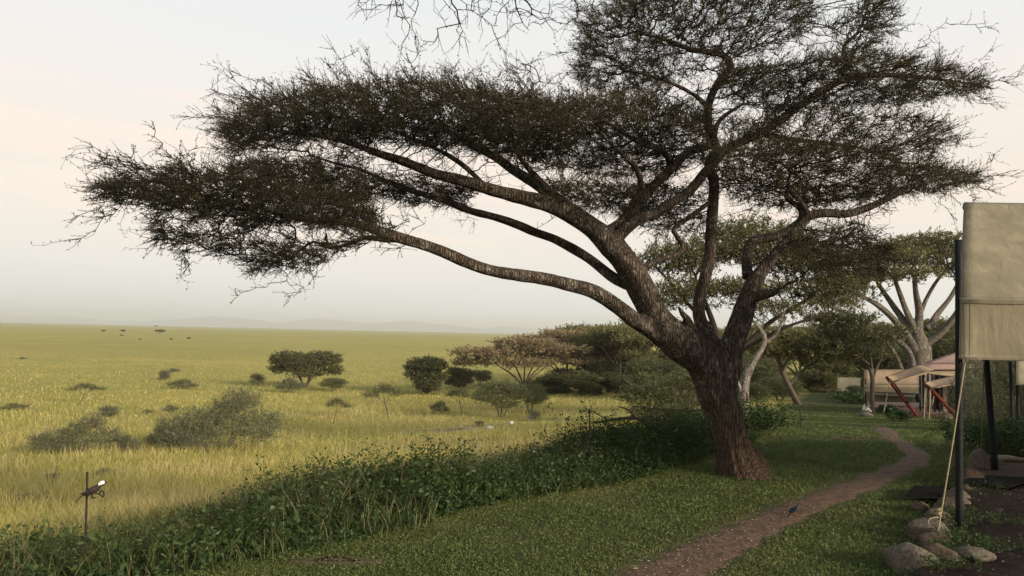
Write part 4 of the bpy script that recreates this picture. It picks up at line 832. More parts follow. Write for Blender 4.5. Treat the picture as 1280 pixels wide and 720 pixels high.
A_sap = mk(68, 'thorn_sapling', [([(-.25, 0, -.05), (-.12, 0, .6), (0, 0, 1.1), (.05, 0, 1.5)], [.03, .026, .02, .012]), ([(-.05, 0, .9), (.35, .1, 1.3), (.75, .1, 1.6)], [.016, .012, .007]), ([(-.05, 0, 1.0), (-.35, -.1, 1.4), (-.6, 0, 1.7)], [.016, .012, .007])], [(0, 0, 1.8, .55, .6, .28, 120), (.65, 0, 1.5, .5, .4, .2, 70), (-.55, .1, 1.55, .4, .4, .2, 60)], 'lf_green', step=.11, kill=.11, leaf=(.05, .025), nleaf=6, nspr=3, L=(.12, .38), tip=.004, tw=.006)
A_spr = mk(69, 'spreading_thorn_tree', fan(4, 1.8, 1.3, .04, g, .1), [(0, 0, 2.0, 1.6, 1.4, .5, 360), (-1.1, 0, 1.4, 1.0, 1.0, .5, 220), (1.1, 0, 1.5, 1.0, 1.0, .5, 220), (0, -.4, 1.0, 1.1, .9, .5, 160)], 'lf_green', step=.16, kill=.15, leaf=(.07, .035), nleaf=7, nspr=3, L=(.15, .45), tip=.005, tw=.008)

gp = 'scattered thorn trees and bushes on the open plain'
put(A_round, 381, 484, 70, 45, 'widest dark rounded acacia standing alone on the open plain', group=gp, rz=.3)
put(A_full, 533, 492, 56, 46, 'dense rounded acacia with dark base between the saplings and the tree cluster', group=gp, rz=2.1)
put(A_low, 362, 491, 30, 20, 'low dark bush just under the lone wide acacia', 'bush', gp)
put(A_spr, 417, 489, 34, 17, 'small spreading grey thorn tree right of the lone wide acacia', group=gp, rz=1)
put(A_low, 321, 482, 24, 16, 'small dark bush left of the lone wide acacia', 'bush', gp, 1.4)
put(A_sap, 105, 505, 36, 27, 'small round topped sapling behind the left thicket', group=gp, rz=.9)
put(A_low, 206, 475, 20, 13, 'little dark bush on the plain beyond the left shrubs', 'bush', gp, 2)
put(A_low, 229, 486, 32, 13, 'flat grey bush beside the little dark bush', 'bush', gp, 3)
put(A_low, 217, 465, 14, 5, 'tiny dark streak of bush behind the little dark bush', 'bush', gp, 1)
put(A_bush, 90, 564, 80, 44, 'wide grey thorn shrub at the far left with a brown twiggy middle', 'shrub', gp, .4)
put(A_bush, 268, 562, 118, 76, 'largest grey green thorn shrub in the left grassland', 'shrub', gp, 0)
put(A_bush, 160, 564, 36, 20, 'low grey shrub filling the gap between the two large thorn shrubs', 'shrub', gp, 2.4)
put(A_bush, 212, 558, 46, 28, 'small grey shrub joined to the left side of the largest thorn shrub', 'shrub', gp, 4.1)
put(A_low, 137, 520, 34, 14, 'low dark bush behind the gap between the large shrubs', 'bush', gp, 2)
put(A_low, 184, 517, 12, 6, 'tiny dark bush right of the low dark bush', 'bush', gp, .5)
put(A_low, 213, 515, 16, 10, 'small grey tuft bush touching the top of the largest shrub', 'bush', gp, .5)
put(A_low, 18, 512, 26, 9, 'faint grey bush near the left edge of the plain', 'bush', gp, .7)
put(A_low, 28, 449, 9, 3, 'single dark speck of bush at the far left of the plain', 'bush', gp, .7)
put(A_sap, 420, 530, 26, 34, 'thin leaning sapling with a small tuft of leaves', group=gp, rz=0)
put(A_sap, 480, 523, 42, 44, 'taller sapling with an open umbrella top', group=gp, rz=3.6)
put(A_sap, 574, 516, 34, 32, 'sapling with pale forked trunk right of the rounded acacia', group=gp, rz=2.4)
put(A_low, 550, 517, 22, 17, 'small round green bush between two saplings', 'bush', gp, 2.6)
put(A_full, 574, 485, 30, 26, 'grey bushy tree just right of the dense rounded acacia', group=gp, rz=.3)
put(A_spr, 600, 482, 36, 20, 'low spreading tree at the left foot of the tan topped acacias', group=gp, rz=2)
put(A_spr, 627, 521, 64, 46, 'green spreading thorn tree in front of the acacia cluster', group=gp, rz=.4)
put(A_spr, 662, 515, 46, 36, 'grey green spreading tree behind the green thorn tree', group=gp, rz=2.2)
put(A_low, 668, 526, 22, 15, 'small bush beside the white stone on the plain', 'bush', gp, 1)
put(A_low, 600, 533, 18, 8, 'low brown bush beside the short grass clearing', 'bush', gp, 1.6)
put(A_low, 145, 551, 20, 8, 'small dark bush tucked behind the left shrubs', 'bush', gp, 1.6)
put(A_low, 36, 624, 44, 9, 'flattened dark brown tuft in the tall grass left of the bird', 'bush', gp, 1.3)
put(A_low, 66, 598, 22, 8, 'small brown weed patch above the flattened tuft', 'bush', gp, 2.3)
put(A_low, 130, 592, 20, 8, 'faint brown weed clump right of the rod top', 'bush', gp, 4.3)
fg = 'tiny far trees near the horizon'
for px, py, w_, h_, lb_ in ((200, 416, 11, 4, 'largest tiny dark tree far out near the horizon'), (154, 415, 6, 3, 'middle tiny tree left of the largest far tree'), (129, 415, 4, 2.6, 'leftmost tiny tree near the horizon'), (195, 409, 4, 2.2, 'faintest tiny tree above the largest far tree'), (236, 424, 6, 2.4, 'rightmost tiny tree near the horizon'), (214, 425, 4, 2, 'tiny low tree below the largest far tree'), (152, 420, 5, 1.8, 'tiny tree under the middle far tree'), (175, 425, 4, 1.6, 'tiny flat speck of tree between the far trees')):
    put(A_round, px, py, w_, h_, lb_, 'tree', fg, px * .1)
# cluster in the middle distance
cg = 'umbrella acacias in the middle distance cluster'
put(A_tan, 655, 492, 132, 70, 'tan topped umbrella acacia at the left end of the cluster', group=cg, rz=.2)
put(A_tan, 708, 487, 108, 75, 'second tan topped acacia behind the leftmost one', group=cg, rz=2.5)
put(A_umb, 735, 482, 118, 75, 'green flat topped acacia rising behind the tan ones', group=cg, rz=1.0)
put(A_umb, 775, 490, 110, 82, 'dark olive flat topped acacia in the middle of the cluster', group=cg, rz=2.2)
put(A_umb, 812, 478, 110, 82, 'olive acacia just left of the big leaning trunk', group=cg, rz=4.0)
put(A_umb, 868, 484, 100, 75, 'olive acacia half hidden behind the big leaning trunk', group=cg, rz=5.0)
put(A_for, 690, 492, 50, 24, 'dark bush under the tan topped acacias', 'bush', cg, .4)
put(A_for, 728, 494, 56, 30, 'dark rounded thicket under the green flat topped acacia', 'bush', cg, 1.4)
put(A_grn, 712, 490, 60, 30, 'olive green bush in the shade between two cluster acacias', 'bush', cg, .9)
put(A_grn, 748, 490, 60, 40, 'pale green bush just right of the dark rounded thicket', 'bush', cg, 2.0)
put(A_for, 800, 484, 70, 48, 'dense olive tree filling the right half of the cluster', 'tree', cg, 3.1)
put(A_for, 845, 486, 70, 54, 'dense olive tree touching the left edge of the big trunk', 'tree', cg, 5.1)
put(A_low, 672, 490, 44, 14, 'long low bush under the leftmost tan acacia', 'bush', cg, 1.1)
put(A_for, 768, 492, 46, 26, 'low thicket under the dark olive acacia', 'bush', cg, 2.4)
put(A_grn, 815, 498, 70, 50, 'bright green bush at the right end of the cluster', 'bush', cg, 1.2)
put(A_grn, 790, 495, 40, 26, 'low green bush left of the bright green one', 'bush', cg, 3.2)
put(A_grn, 822, 541, 86, 74, 'leafy green tree with thin trunk behind the hedge', group=None, rz=.5)
put(A_grn, 862, 520, 60, 60, 'green bushy tree just left of the big trunk', group=None, rz=2.5)
put(A_grn, 850, 548, 46, 44, 'lower leafy bush between the hedge and the trunk', 'bush', None, 4.0)
# woodland on the right
wg = 'woodland trees behind the camp lawn'
for k, (px, py, w_, h_, Y_, pr, lb_) in enumerate((
    (905, 500, 90, 60, 60, A_for, 'dark tree seen between the big trunk and dead tree'),
    (950, 500, 80, 52, 58, A_grn, 'green bushy tree right behind the dead tree'),
    (1000, 498, 110, 60, 75, A_umb, 'olive umbrella tree at the far end of the lawn'),
    (1035, 498, 70, 46, 62, A_for, 'dark thicket left of the far cream tent'),
    (1060, 500, 80, 62, 80, A_umb, 'olive umbrella tree behind the far cream tent'),
    (1100, 500, 90, 70, 66, A_for, 'dark dense tree behind the tan tent wall'),
    (1140, 500, 90, 62, 70, A_for, 'dense tree behind the trunk of the pale limbed acacia'),
    (1185, 505, 90, 80, 60, A_for, 'dense tree rising behind the open tent roof'),
    (1235, 510, 100, 96, 50, A_for, 'dense tree behind the hanging canvas flap'),
    (1290, 515, 110, 100, 44, A_for, 'dense tree at the right edge behind the tent'),
    (1340, 515, 130, 110, 44, A_umb, 'umbrella tree past the right edge of the camp'),
    (975, 497, 60, 30, 50, A_grn, 'leafy bushes under the leaning lawn acacia'),
    (935, 503, 50, 30, 48, A_grn, 'green bush at the left rim of the far lawn'),
    (1020, 497, 60, 26, 66, A_grn, 'low green bush in the gap below the far umbrella tree'),
    (1060, 470, 150, 64, 110, A_umb, 'farthest olive canopy showing above the lawn trees'),
    (960, 470, 150, 60, 120, A_umb, 'pale far canopy showing right of the dead tree'),
    (1200, 470, 180, 74, 100, A_umb, 'far canopy showing beside the pale limbed acacia'),
)):
    put(pr, px, py, w_, h_, lb_, 'tree' if h_ > 40 else 'bush', wg, k * 1.3, Y_)
# thicket seen under the fly sheet
put(A_bush, 1222, 530, 90, 92, 'tangled grey thorn bush seen under the near tent flap', 'bush', None, 1.0, 19)
put(A_for, 1275, 530, 90, 92, 'dark leafy thicket behind the two thin tent poles', 'bush', None, 2.0, 21)
put(A_bush, 1300, 540, 110, 90, 'grey thorn thicket at the right edge beyond the tent', 'bush', None, 3.0, 16)
leafy_shrub(1250, 524, .3, 160, .8, 'long yellow green grass clump under the thorn bush', cat='grass clump', name='grass_clump', seed=20, lean=.25, ls=.14, nl=5, mat='grey_leaf')

def traced(name, by, limbs_px, poly_specs, mats, label, seed, step=.2, kill=.2, leaf=(.1, .05), nleaf=6, nspr=3, L=(.15, .45), tip=.008, jit=.3, tw=.01, sides=9, leafless=0, group=None, rs=.72):
    """tree whose limbs and leaf layers were measured from the photograph at its own distance"""
    g = np.random.default_rng(seed); b = G(*by); Yb = b[1]; lim = []
    for k_, L_ in enumerate(limbs_px):
        lim.append(([P(x_, y_, Yb + dy) - b for x_, y_, dy, r_ in L_], [r_ * rs * (1.0 if k_ == 0 and q_ < 4 else .8) / F * Yb for q_, (_, _, _, r_) in enumerate(L_)]))
    sp = []
    for x_, y_, dy, rx, ry, dr_, n_ in poly_specs:
        c_ = P(x_, y_, Yb + dy) - b; k = Yb / F; sp.append((c_[0], c_[1], c_[2], rx * k, dr_, ry * k, n_))
    o = gen_tree(name, lim, pads(sp, g) if sp else None, mats, g, step=step, kill=kill, leaf=leaf, nleaf=nleaf, nspr=nspr, L=L, tip=tip, jit=jit, tw=tw, sides=sides, loc=b, leafless=leafless)
    return tag(o, label, 'tree', group)
traced('umbrella_acacia', (897, 528), [
 [(897, 532, 0, 12), (900, 500, 0, 10), (905, 470, 0, 9), (900, 440, 0, 8), (890, 400, 0, 6), (870, 350, 0, 4)],
 [(905, 470, 0, 8), (925, 440, .3, 6), (960, 405, .6, 5), (1000, 380, .8, 4), (1040, 350, 1, 2.5)],
 [(900, 440, 0, 7), (930, 400, -.4, 5), (950, 360, -.6, 4), (965, 320, -.6, 2.5)],
 [(890, 410, 0, 6), (860, 380, .5, 4), (835, 350, .5, 3), (820, 335, .6, 2)],
 [(925, 440, .3, 5), (980, 410, -.8, 3.5), (1040, 390, -1, 2)]],
 [(850, 325, 0, 55, 22, 1.8, 1000), (930, 310, 0, 80, 24, 2.2, 1500), (1000, 330, .2, 66, 20, 2, 1100), (900, 362, 0, 90, 13, 2, 900), (1030, 362, .3, 55, 16, 1.8, 700), (940, 285, .3, 45, 10, 1.5, 400), (845, 375, 0, 40, 10, 1.4, 350), (960, 385, 0, 50, 8, 1.4, 300)],
 (M['twig'], M['lf_olive'], M['twig']), 'olive umbrella acacia whose canopy shows behind the main trunk limbs', 71, step=.2, kill=.2, leaf=(.085, .045), nleaf=5, nspr=3)
traced('leaning_acacia', (1000, 506), [
 [(1000, 510, 0, 6), (990, 490, 0, 5), (978, 465, 0, 4.5), (972, 448, 0, 4), (960, 435, 0, 3), (940, 428, 0, 2)],
 [(978, 465, 0, 4), (985, 450, -.5, 3), (1005, 438, -1, 2.4), (1030, 430, -1, 1.6)],
 [(986, 482, 0, 3.5), (1000, 466, .5, 2.6), (1020, 452, .5, 2), (1045, 445, 1, 1.2)],
 [(972, 448, 0, 3), (975, 435, 0, 2.2), (985, 424, .5, 1.5)]],
 [(945, 432, 0, 34, 7, 2.2, 420), (985, 423, 0, 44, 7, 2.6, 560), (1030, 430, 0, 38, 7, 2.4, 420), (1000, 440, 0, 44, 6, 2.2, 300), (1045, 447, 0, 24, 4, 1.5, 140)],
 (M['bark_far'], M['lf_olive'], M['bark_far']), 'umbrella acacia with a leaning forked trunk at the far end of the lawn', 72, step=.26, kill=.26, leaf=(.17, .08), nleaf=7, nspr=3)
traced('slender_acacia', (1091, 517), [
 [(1091, 521, 0, 4.5), (1090, 495, 0, 3.8), (1090, 470, 0, 3.5), (1084, 455, 0, 3), (1072, 446, 0, 2.5), (1050, 436, 0, 1.8)],
 [(1090, 475, 0, 3), (1098, 455, 0, 2.4), (1108, 440, .3, 1.8), (1120, 425, .5, 1.2)],
 [(1090, 462, 0, 2.6), (1086, 435, -.5, 2), (1080, 410, -.5, 1.4)]],
 [(1030, 432, 0, 34, 8, 1.8, 360), (1075, 420, 0, 44, 10, 2.2, 560), (1050, 400, 0, 40, 9, 2, 420), (1108, 418, 0, 24, 10, 1.5, 240), (1085, 445, 0, 30, 6, 1.6, 180)],
 (M['bark_far'], M['lf_dark'], M['twig']), 'slender dark acacia whose thin trunk stands before the tan tent wall', 73, step=.2, kill=.2, leaf=(.10, .05), nleaf=5, nspr=3)
traced('large_acacia', (1152, 512), [
 [(1152, 516, 1.5, 24), (1152, 480, 1.5, 20), (1150, 455, 1.5, 19), (1150, 435, 1.5, 17), (1147, 415, 1.5, 11), (1149, 390, 1.5, 8), (1145, 365, 1.5, 6), (1143, 345, 1.8, 4)],
 [(1148, 450, 1.5, 12), (1137, 425, 1.2, 9), (1118, 400, 1, 7), (1098, 382, .8, 6), (1080, 372, .5, 4.5), (1055, 362, 0, 3)],
 [(1146, 432, 1.5, 10), (1130, 402, 1.8, 8), (1115, 380, 2, 6), (1100, 358, 2, 4.5), (1088, 335, 2, 3)],
 [(1148, 422, 1.5, 9), (1134, 392, 1.5, 6.5), (1124, 365, 1.5, 5), (1115, 340, 1.5, 3.5)],
 [(1155, 430, 1.5, 11), (1172, 420, 1.2, 8), (1188, 403, 1, 7), (1200, 385, .8, 6), (1218, 355, .5, 4), (1235, 330, .5, 3)],
 [(1158, 412, 1.5, 7), (1172, 392, 2, 6), (1188, 372, 2.2, 5), (1200, 350, 2.5, 3.5)],
 [(1149, 395, 1.5, 6), (1160, 370, 1.5, 4), (1172, 350, 1.2, 3.5), (1186, 335, 1, 3)],
 [(1132, 480, .5, 6), (1122, 450, .2, 5), (1106, 425, 0, 4.5), (1080, 402, -.4, 4), (1050, 388, -.8, 3.5), (1025, 380, -1, 2)],
 [(1142, 505, 1.2, 12), (1142, 470, 1.2, 10), (1136, 440, 1.2, 7), (1120, 425, 1.2, 5), (1098, 410, 1, 3)]],
 [(1150, 304, 1.5, 50, 6, 4, 700), (1095, 322, 1, 52, 6, 3.6, 600), (1115, 343, 1, 56, 4, 3.4, 420), (1190, 310, 1.5, 44, 6, 3.8, 520), (1215, 333, 1.5, 44, 7, 3.4, 420), (1060, 350, .5, 40, 7, 3, 420), (1150, 325, 2, 30, 5, 3, 260), (1040, 378, 0, 34, 5, 2.2, 240)],
 (M['bark_grey'], M['lf_gold'], M['bark_far']), 'big umbrella acacia with many pale grey limbs behind the open tent', 74, step=.26, kill=.26, leaf=(.13, .06), nleaf=6, nspr=3, tip=.009, sides=12)
dead = traced('dead_tree', (931, 532), [
 [(930, 537, 0, 11), (930, 515, 0, 9.5), (930, 490, 0, 9), (933, 470, 0, 8), (942, 452, 0, 6.5), (951, 438, 0, 6), (956, 424, 0, 5.5), (951, 412, 0, 4), (942, 402, 0, 3), (936, 396, .2, 1.5)],
 [(954, 430, 0, 4.5), (966, 422, 0, 4), (975, 408, -.2, 3), (979, 392, -.3, 1.8), (984, 384, -.3, 1)],
 [(928, 495, 0, 5), (922, 478, -.1, 4), (918, 465, -.1, 2.5), (919, 452, -.1, 1.2)],
 [(934, 475, 0, 4), (932, 462, .2, 2.6), (927, 450, .2, 1.2)],
 [(951, 412, 0, 2.6), (955, 400, .1, 1.6), (953, 388, .1, .8)]],
 [], (M['bark_dead'], M['lf_olive'], M['bark_dead']), 'bare dead tree with white lichen covered forked trunk behind the main acacia', 75, sides=14)
hb = MB(); hc = P(931, 497, G(931, 532)[1]) - G(931, 532); th = np.linspace(0, 2 * math.pi, 14, endpoint=False); hv = [(hc[0], hc[1] - .150, hc[2])] + [(hc[0] + .055 * math.cos(a_), hc[1] - .150 + .02 * abs(math.cos(a_)), hc[2] + .16 * math.sin(a_)) for a_ in th]
M['hollow_shade'] = simple_mat('hollow_shade_wood', (.025, .012, .009), (.07, .03, .022), 20)  # dark disc on the bark, the hole's inner shade put into its colour
hv2 = [(a_ * 1, b_ + .05, c_) for a_, b_, c_ in hv[1:]]
hb.both(hv + hv2, [(1 + k, 1 + (k + 1) % 14, 15 + (k + 1) % 14, 15 + k) for k in range(14)], [(0, 1 + (k + 1) % 14, 1 + k) for k in range(14)]); hb.build('hollow_shade', M['hollow_shade'], dead)
# thin leaning sapling left of the trunk, fallen branch in the hedge
traced('leaning_sapling', (866, 541), [[(866, 545, 0, 2.4), (864, 525, 0, 2), (858, 505, 0, 1.6), (846, 482, 0, 1)], [(860, 512, 0, 1.5), (868, 495, 0, 1), (872, 480, 0, .7)]],
 [(850, 478, 0, 26, 9, .4, 160), (872, 474, 0, 16, 8, .3, 80)], (M['twig'], M['lf_dark'], M['twig']), 'thin bent sapling standing left of the big leaning trunk', 76, step=.1, kill=.1, leaf=(.05, .025), tip=.003, tw=.004, L=(.06, .2))
b_ = G(800, 560); fb = MB()
for pp, rr in (([(745, 528), (770, 524), (795, 523), (815, 531), (828, 545)], (1.2, 2, 2.5, 3, 3.2)), ([(795, 523), (785, 512), (772, 508)], (1.6, 1.2, .6)), ([(760, 526), (748, 518), (735, 512)], (1, .7, .5)), ([(812, 528), (830, 518), (850, 515)], (1.6, 1, .5)), ([(790, 507), (830, 512), (880, 513), (905, 512)], (.6, 1.2, 1, .5))):
    p_, r_ = resample([P(a, b, 10.6) - b_ for a, b in pp], [q * 10.6 / F for q in rr], .06); fb.tube(p_, r_, 7, wob=.2)
fo = fb.build('fallen_branch', M['bark_far'], None, True); fo.location = tuple(b_); tag(fo, 'dead grey forked branch lying over the hedge top', 'branch')

# ================================================================== TENTS
def canvas(name, c1, c2, stain=.5):
    m, t, n, l = nt(name); g_ = n.new('ShaderNodeNewGeometry'); pos = g_.outputs['Position']
    a = noise(n, l, pos, 1.6, 6, .7, .4); b = noise(n, l, mapping(n, l, pos, (3, 3, .6)), 2.2, 5, .7); f = noise(n, l, pos, 160, 2)
    c = ramp(n, l, a, [(.30, tuple(x * .82 for x in c1)), (.5, c1), (.68, c2)]); c = mixc(n, l, ramp(n, l, b, [(.5, (0, 0, 0)), (.75, (stain,) * 3)]), c, tuple(x * .55 for x in c1))
    wv = noise(n, l, mapping(n, l, pos, (1.6, 1.6, .5)), 3.2, 5, .6, 1.2); ad = n.new('ShaderNodeMath'); ad.operation = 'MULTIPLY_ADD'; ad.inputs[1].default_value = .02; l.new(f, ad.inputs[0]); l.new(wv, ad.inputs[2])
    surf(n, l, c, .9, ad.outputs[0], .45, .035, .1); return m
M['fly'] = canvas('khaki_canvas', (.205, .180, .120), (.275, .245, .165))
M['tan'] = canvas('tan_canvas', (.27, .195, .125), (.34, .25, .165), .4)
M['pink'] = canvas('faded_pink_canvas', (.30, .20, .16), (.37, .26, .21), .4)
M['cream'] = canvas('cream_canvas', (.34, .27, .16), (.42, .34, .21), .5)
M['white_trim'] = canvas('pale_trim', (.46, .42, .34), (.54, .50, .42), .3)
M['pole'] = simple_mat('black_painted_steel', (.008, .009, .010), (.020, .020, .023), 30, .6, .1, .002, 4, .15)
M['red'] = simple_mat('rust_red_canvas', (.085, .016, .011), (.14, .026, .018), 8, .9)
M['dark'] = simple_mat('shaded_interior_and_bag', (.012, .011, .010), (.03, .027, .024), 10)  # near-black colour carries the tent interior's shade; the bag shares it
M['rope'] = simple_mat('sisal_rope', (.22, .18, .10), (.36, .30, .18), 90, .9, .6, .004)
M['wood'] = simple_mat('weathered_wood', (.12, .095, .07), (.24, .19, .14), 14, .9, .5)

E0 = P(1199, 374, 6.3); V0 = P(1198.5, 448, 6.28); R0 = P(1205, 253, 7.4); ux = np.array([math.cos(-.06), math.sin(-.06), 0.0]); Lt = 7.5
dxy = (R0 - E0) * np.array([1, 1, 0]); FE = E0 + dxy * 2.7; FE[2] = E0[2] + .05; FV = FE - np.array([0, 0, E0[2] - V0[2]])
tent = empty('canvas_tent', (E0[0], E0[1], .09), 'near khaki canvas tent fly on black poles at the right edge', 'tent'); o3 = np.array([E0[0], E0[1], .09])
mb = MB()
mb.sheet(quadgrid(E0 - o3, E0 + ux * Lt - o3, R0 + ux * Lt - o3, R0 - o3, 70, 26, .07, .007), .006)
mb.sheet(quadgrid(FE - o3, FE + ux * Lt - o3, R0 + ux * Lt - o3 + (0, .02, -.01), R0 - o3 + (0, .02, -.01), 40, 14, .05, .006), .006)
mb.build('fly_sheet', M['fly'], tent, False)
mb = MB(); gv = quadgrid(V0 - o3, V0 + ux * Lt - o3, E0 + ux * Lt - o3 + (0, -.012, .01), E0 - o3 + (0, -.012, .01), 90, 14)
wv_ = np.sin(np.linspace(0, 60, 90))[:, None] * .008 * (1 - np.linspace(0, 1, 14))[None]; gv[..., 1] += wv_ + snoise(gv[..., 0] * 2, gv[..., 2] * 2, 1.5, 5) * .02; gv[..., 2] -= .012 * np.sin(np.linspace(0, 30, 90))[:, None] ** 2 * (np.arange(14) < 1)
mb.sheet(gv, .005)
gv2 = quadgrid(FV - o3, FV + ux * Lt - o3, FE + ux * Lt - o3 + (0, .015, .01), FE - o3 + (0, .015, .01), 20, 5); mb.sheet(gv2, .005)
mb.build('valance', M['fly'], tent, False)
M['seam'] = canvas('canvas_seam', (.15, .13, .085), (.20, .175, .115)); mb = MB()
for f0, hh_ in ((0.0, .035), (.97, .02)):
    a_ = V0 + (E0 - V0) * (1 - f0) - o3; b2_ = a_ - np.array([0, 0, hh_]); mb.sheet(quadgrid(b2_ + (0, -.022, 0), b2_ + ux * Lt + (0, -.022, 0), a_ + ux * Lt + (0, -.022, 0), a_ + (0, -.022, 0), 40, 2), .006)
a_ = V0 - o3 + (.07, -.026, .02); mb.sheet(quadgrid(a_, a_ + (.006, 0, 0), a_ + (.016, 0, .48), a_ + (.01, 0, .48), 2, 2), .004)
mb.build('seam', M['seam'], tent)
def pole(px0, py0, px1, py1, Y0_, Y1_, rpx, parent=None, o_=None, mat='pole', name='pole', zb=None, curve=0):
    a = P(px0, py0, Y0_); b = P(px1, py1, Y1_)
    if zb is not None: b[2] = zb
    o_ = np.zeros(3) if o_ is None else o_; mb = MB(); k = np.linspace(0, 1, 10)[:, None]; pp = a + (b - a) * k; pp[:, 2] -= curve * np.sin(math.pi * k[:, 0])
    mb.tube(pp - o_, rpx / F * (Y0_ + Y1_) / 2, 10); return mb.build(name, M[mat], parent, True)
pole(1198.5, 300, 1199, 671, 6.35, 6.35, 4.3, tent, o3); pole(1232, 440, 1244, 588, 9.3, 9.3, 3.8, tent, o3)
for q_, zt in ((E0 + ux * (Lt - .2), 2.2), (E0 + ux * 3.8, 2.2), (FE + ux * 3.8, 2.2), (FE + ux * (Lt - .2), 2.2)):
    mb = MB(); mb.tube(np.array([(q_[0], q_[1] + .03, q_[2] - .02), (q_[0], q_[1] + .03, .09)]) - o3, .028, 10); mb.build('pole', M['pole'], tent, True)
mb = MB(); mb.tube(np.array([R0 + ux * .0 + (0, 0, -.05), R0 + ux * Lt + (0, 0, -.05)]) - o3, .03, 8); mb.build('ridge_pole', M['pole'], tent, True)
mb = MB(); c0 = E0 + ux * 3.9 + dxy * .35 - o3; W3 = dxy * 2.0
for a_, b2_ in ((c0, c0 + W3), (c0 + ux * 3.2, c0 + W3 + ux * 3.2), (c0, c0 + ux * 3.2), (c0 + W3, c0 + W3 + ux * 3.2)):
    a_ = a_.copy(); b2_ = b2_.copy(); a_[2] = b2_[2] = 0; mb.sheet(quadgrid(a_, b2_, b2_ + (0, 0, 2.0), a_ + (0, 0, 2.0), 12, 8, 0, .01), .01)
mb.build('inner_wall', M['tan'], tent, True)
# guy rope with knot and loop
gr = empty('guy_rope', P(1169, 684, 6.0), 'pale guy rope running from the tent corner down to the edging rocks', 'rope'); og = P(1169, 684, 6.0)
pole(1207, 449, 1169, 684, 6.32, 6.0, .9, gr, og, 'rope', 'rope', None, .03)
mb = MB(); kp = P(1172.6, 640, 6.04) - og; th = np.linspace(0, 12, 40); mb.tube(np.stack([kp[0] + .014 * np.cos(th), kp[1] + .014 * np.sin(th), kp[2] + np.linspace(-.03, .03, 40)], 1), .008, 6)
lp = [P(x_, y_, 6.0) - og for x_, y_ in ((1173, 647), (1167, 647), (1162, 649), (1160, 653), (1161, 656))]; pp, rr = resample(lp, [.006] * 5, .01); mb.tube(pp, rr, 6); mb.build('knot', M['rope'], gr, True)

# neighbouring awning seen past the near tent
aw = empty('canvas_awning', (P(1275, 480, 14)[0], 14, float(H(9.6, 14))), 'brown canvas awning on two thin poles seen past the near tent', 'awning'); oa = np.array(aw.location)
mb = MB(); mb.sheet(quadgrid(P(1270, 480, 14) - oa, P(1350, 482, 14) - oa, P(1350, 440, 14.5) - oa, P(1270, 438, 14.5) - oa, 14, 8, .03, .02), .01); mb.sheet(quadgrid(P(1258, 438, 14.5) - oa, P(1350, 440, 14.5) - oa, P(1350, 425, 16) - oa, P(1262, 424, 16) - oa, 10, 6), .01); mb.build('canvas', M['fly'], aw, True)
pole(1262, 440, 1266, 524, 14.4, 14.4, 1.9, aw, oa, zb=float(H(9.7, 14.4)) - .05); pole(1270, 440, 1273, 524, 14.6, 14.6, 1.7, aw, oa, zb=float(H(9.9, 14.6)) - .05)
rp = pole(1230, 448, 1226, 538, 9.2, 11, .6, None, None, 'rope', 'tent_rope', float(H(7, 11))); tag(rp, 'thin brown rope hanging taut left of the leaning dark leg', 'rope')

# open tent in the middle distance
b_ = G(1165, 520); Y0_ = b_[1]; print('tent Y', Y0_)
ot = empty('safari_tent', b_, 'open safari tent with tan awnings and rolled red straps beyond the lawn', 'tent')
def q3(*p): return [P(a, b, Y0_ + d_) - b_ for a, b, d_ in p]
def flat(name, pts_, mat, th=.03, na_=10, nb_=6, sag=.05, par=ot, wr=.01):
    mb = MB(); mb.sheet(quadgrid(pts_[0], pts_[1], pts_[2], pts_[3], na_, nb_, sag, wr), th); return mb.build(name, M[mat], par, False)
flat('awning', q3((1109, 471, -1.5), (1117, 477.5, -2.6), (1168, 463.5, -2.3), (1151, 456, .4)), 'tan', .05)
flat('awning', q3((1155, 478.5, -3), (1165, 485, -4.2), (1216, 476, -4), (1198, 469, -1.5)), 'tan', .05)
flat('roof', q3((1152, 455, 0), (1290, 455, -.6), (1290, 424, 1.8), (1204, 438, 1.8)), 'pink', .04, 14, 8, .12)
flat('roof_flap', q3((1152, 462, -.2), (1290, 462, -.8), (1290, 455.3, -.62), (1152, 455.3, -.02)), 'pink', .02)
flat('fly_sheet', q3((1150, 466, -.1), (1285, 482, -2.2), (1285, 458, -.5), (1151, 458, .15)), 'cream', .03, 14, 6, .1)
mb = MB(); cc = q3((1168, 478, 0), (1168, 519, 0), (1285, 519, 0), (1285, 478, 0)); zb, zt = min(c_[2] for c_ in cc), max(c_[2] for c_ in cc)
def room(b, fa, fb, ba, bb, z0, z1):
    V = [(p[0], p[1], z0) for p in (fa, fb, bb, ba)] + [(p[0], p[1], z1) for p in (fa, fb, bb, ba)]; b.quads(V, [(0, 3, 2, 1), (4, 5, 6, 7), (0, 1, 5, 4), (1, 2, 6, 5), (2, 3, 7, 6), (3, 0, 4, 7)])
ee = q3((1169, 500, .25), (1285, 500, .25), (1169, 500, 3.2), (1285, 500, 3.2)); room(mb, *ee, zb, zt + .3); mb.build('shaded_tent_room', M['dark'], ot)  # solid dark box standing in for the shade inside the tent
flat('side_curtain', q3((1178, 519, -.5), (1185, 519, -.55), (1185, 478, -.5), (1178, 478, -.45)), 'tan', .04, 4, 10)
mb = MB(); dl = q3((1138, 507, 0), (1290, 521, 0)); mb.box((dl[0][0], -1.2, -.15), (dl[1][0], 3.6, .22)); mb.build('deck', M['pink'], ot)
for x_, ya, yb, dy in ((1150, 462, 514, -.3), (1154, 462, 512, .6), (1160, 464, 518, -.6), (1168, 470, 519, -.6), (1174, 470, 519, -.7), (1197, 470, 519, -.9), (1165, 466, 515, .8)):
    pole(x_, ya, x_ + .5, yb, Y0_ + dy, Y0_ + dy, 1.1, ot, b_)
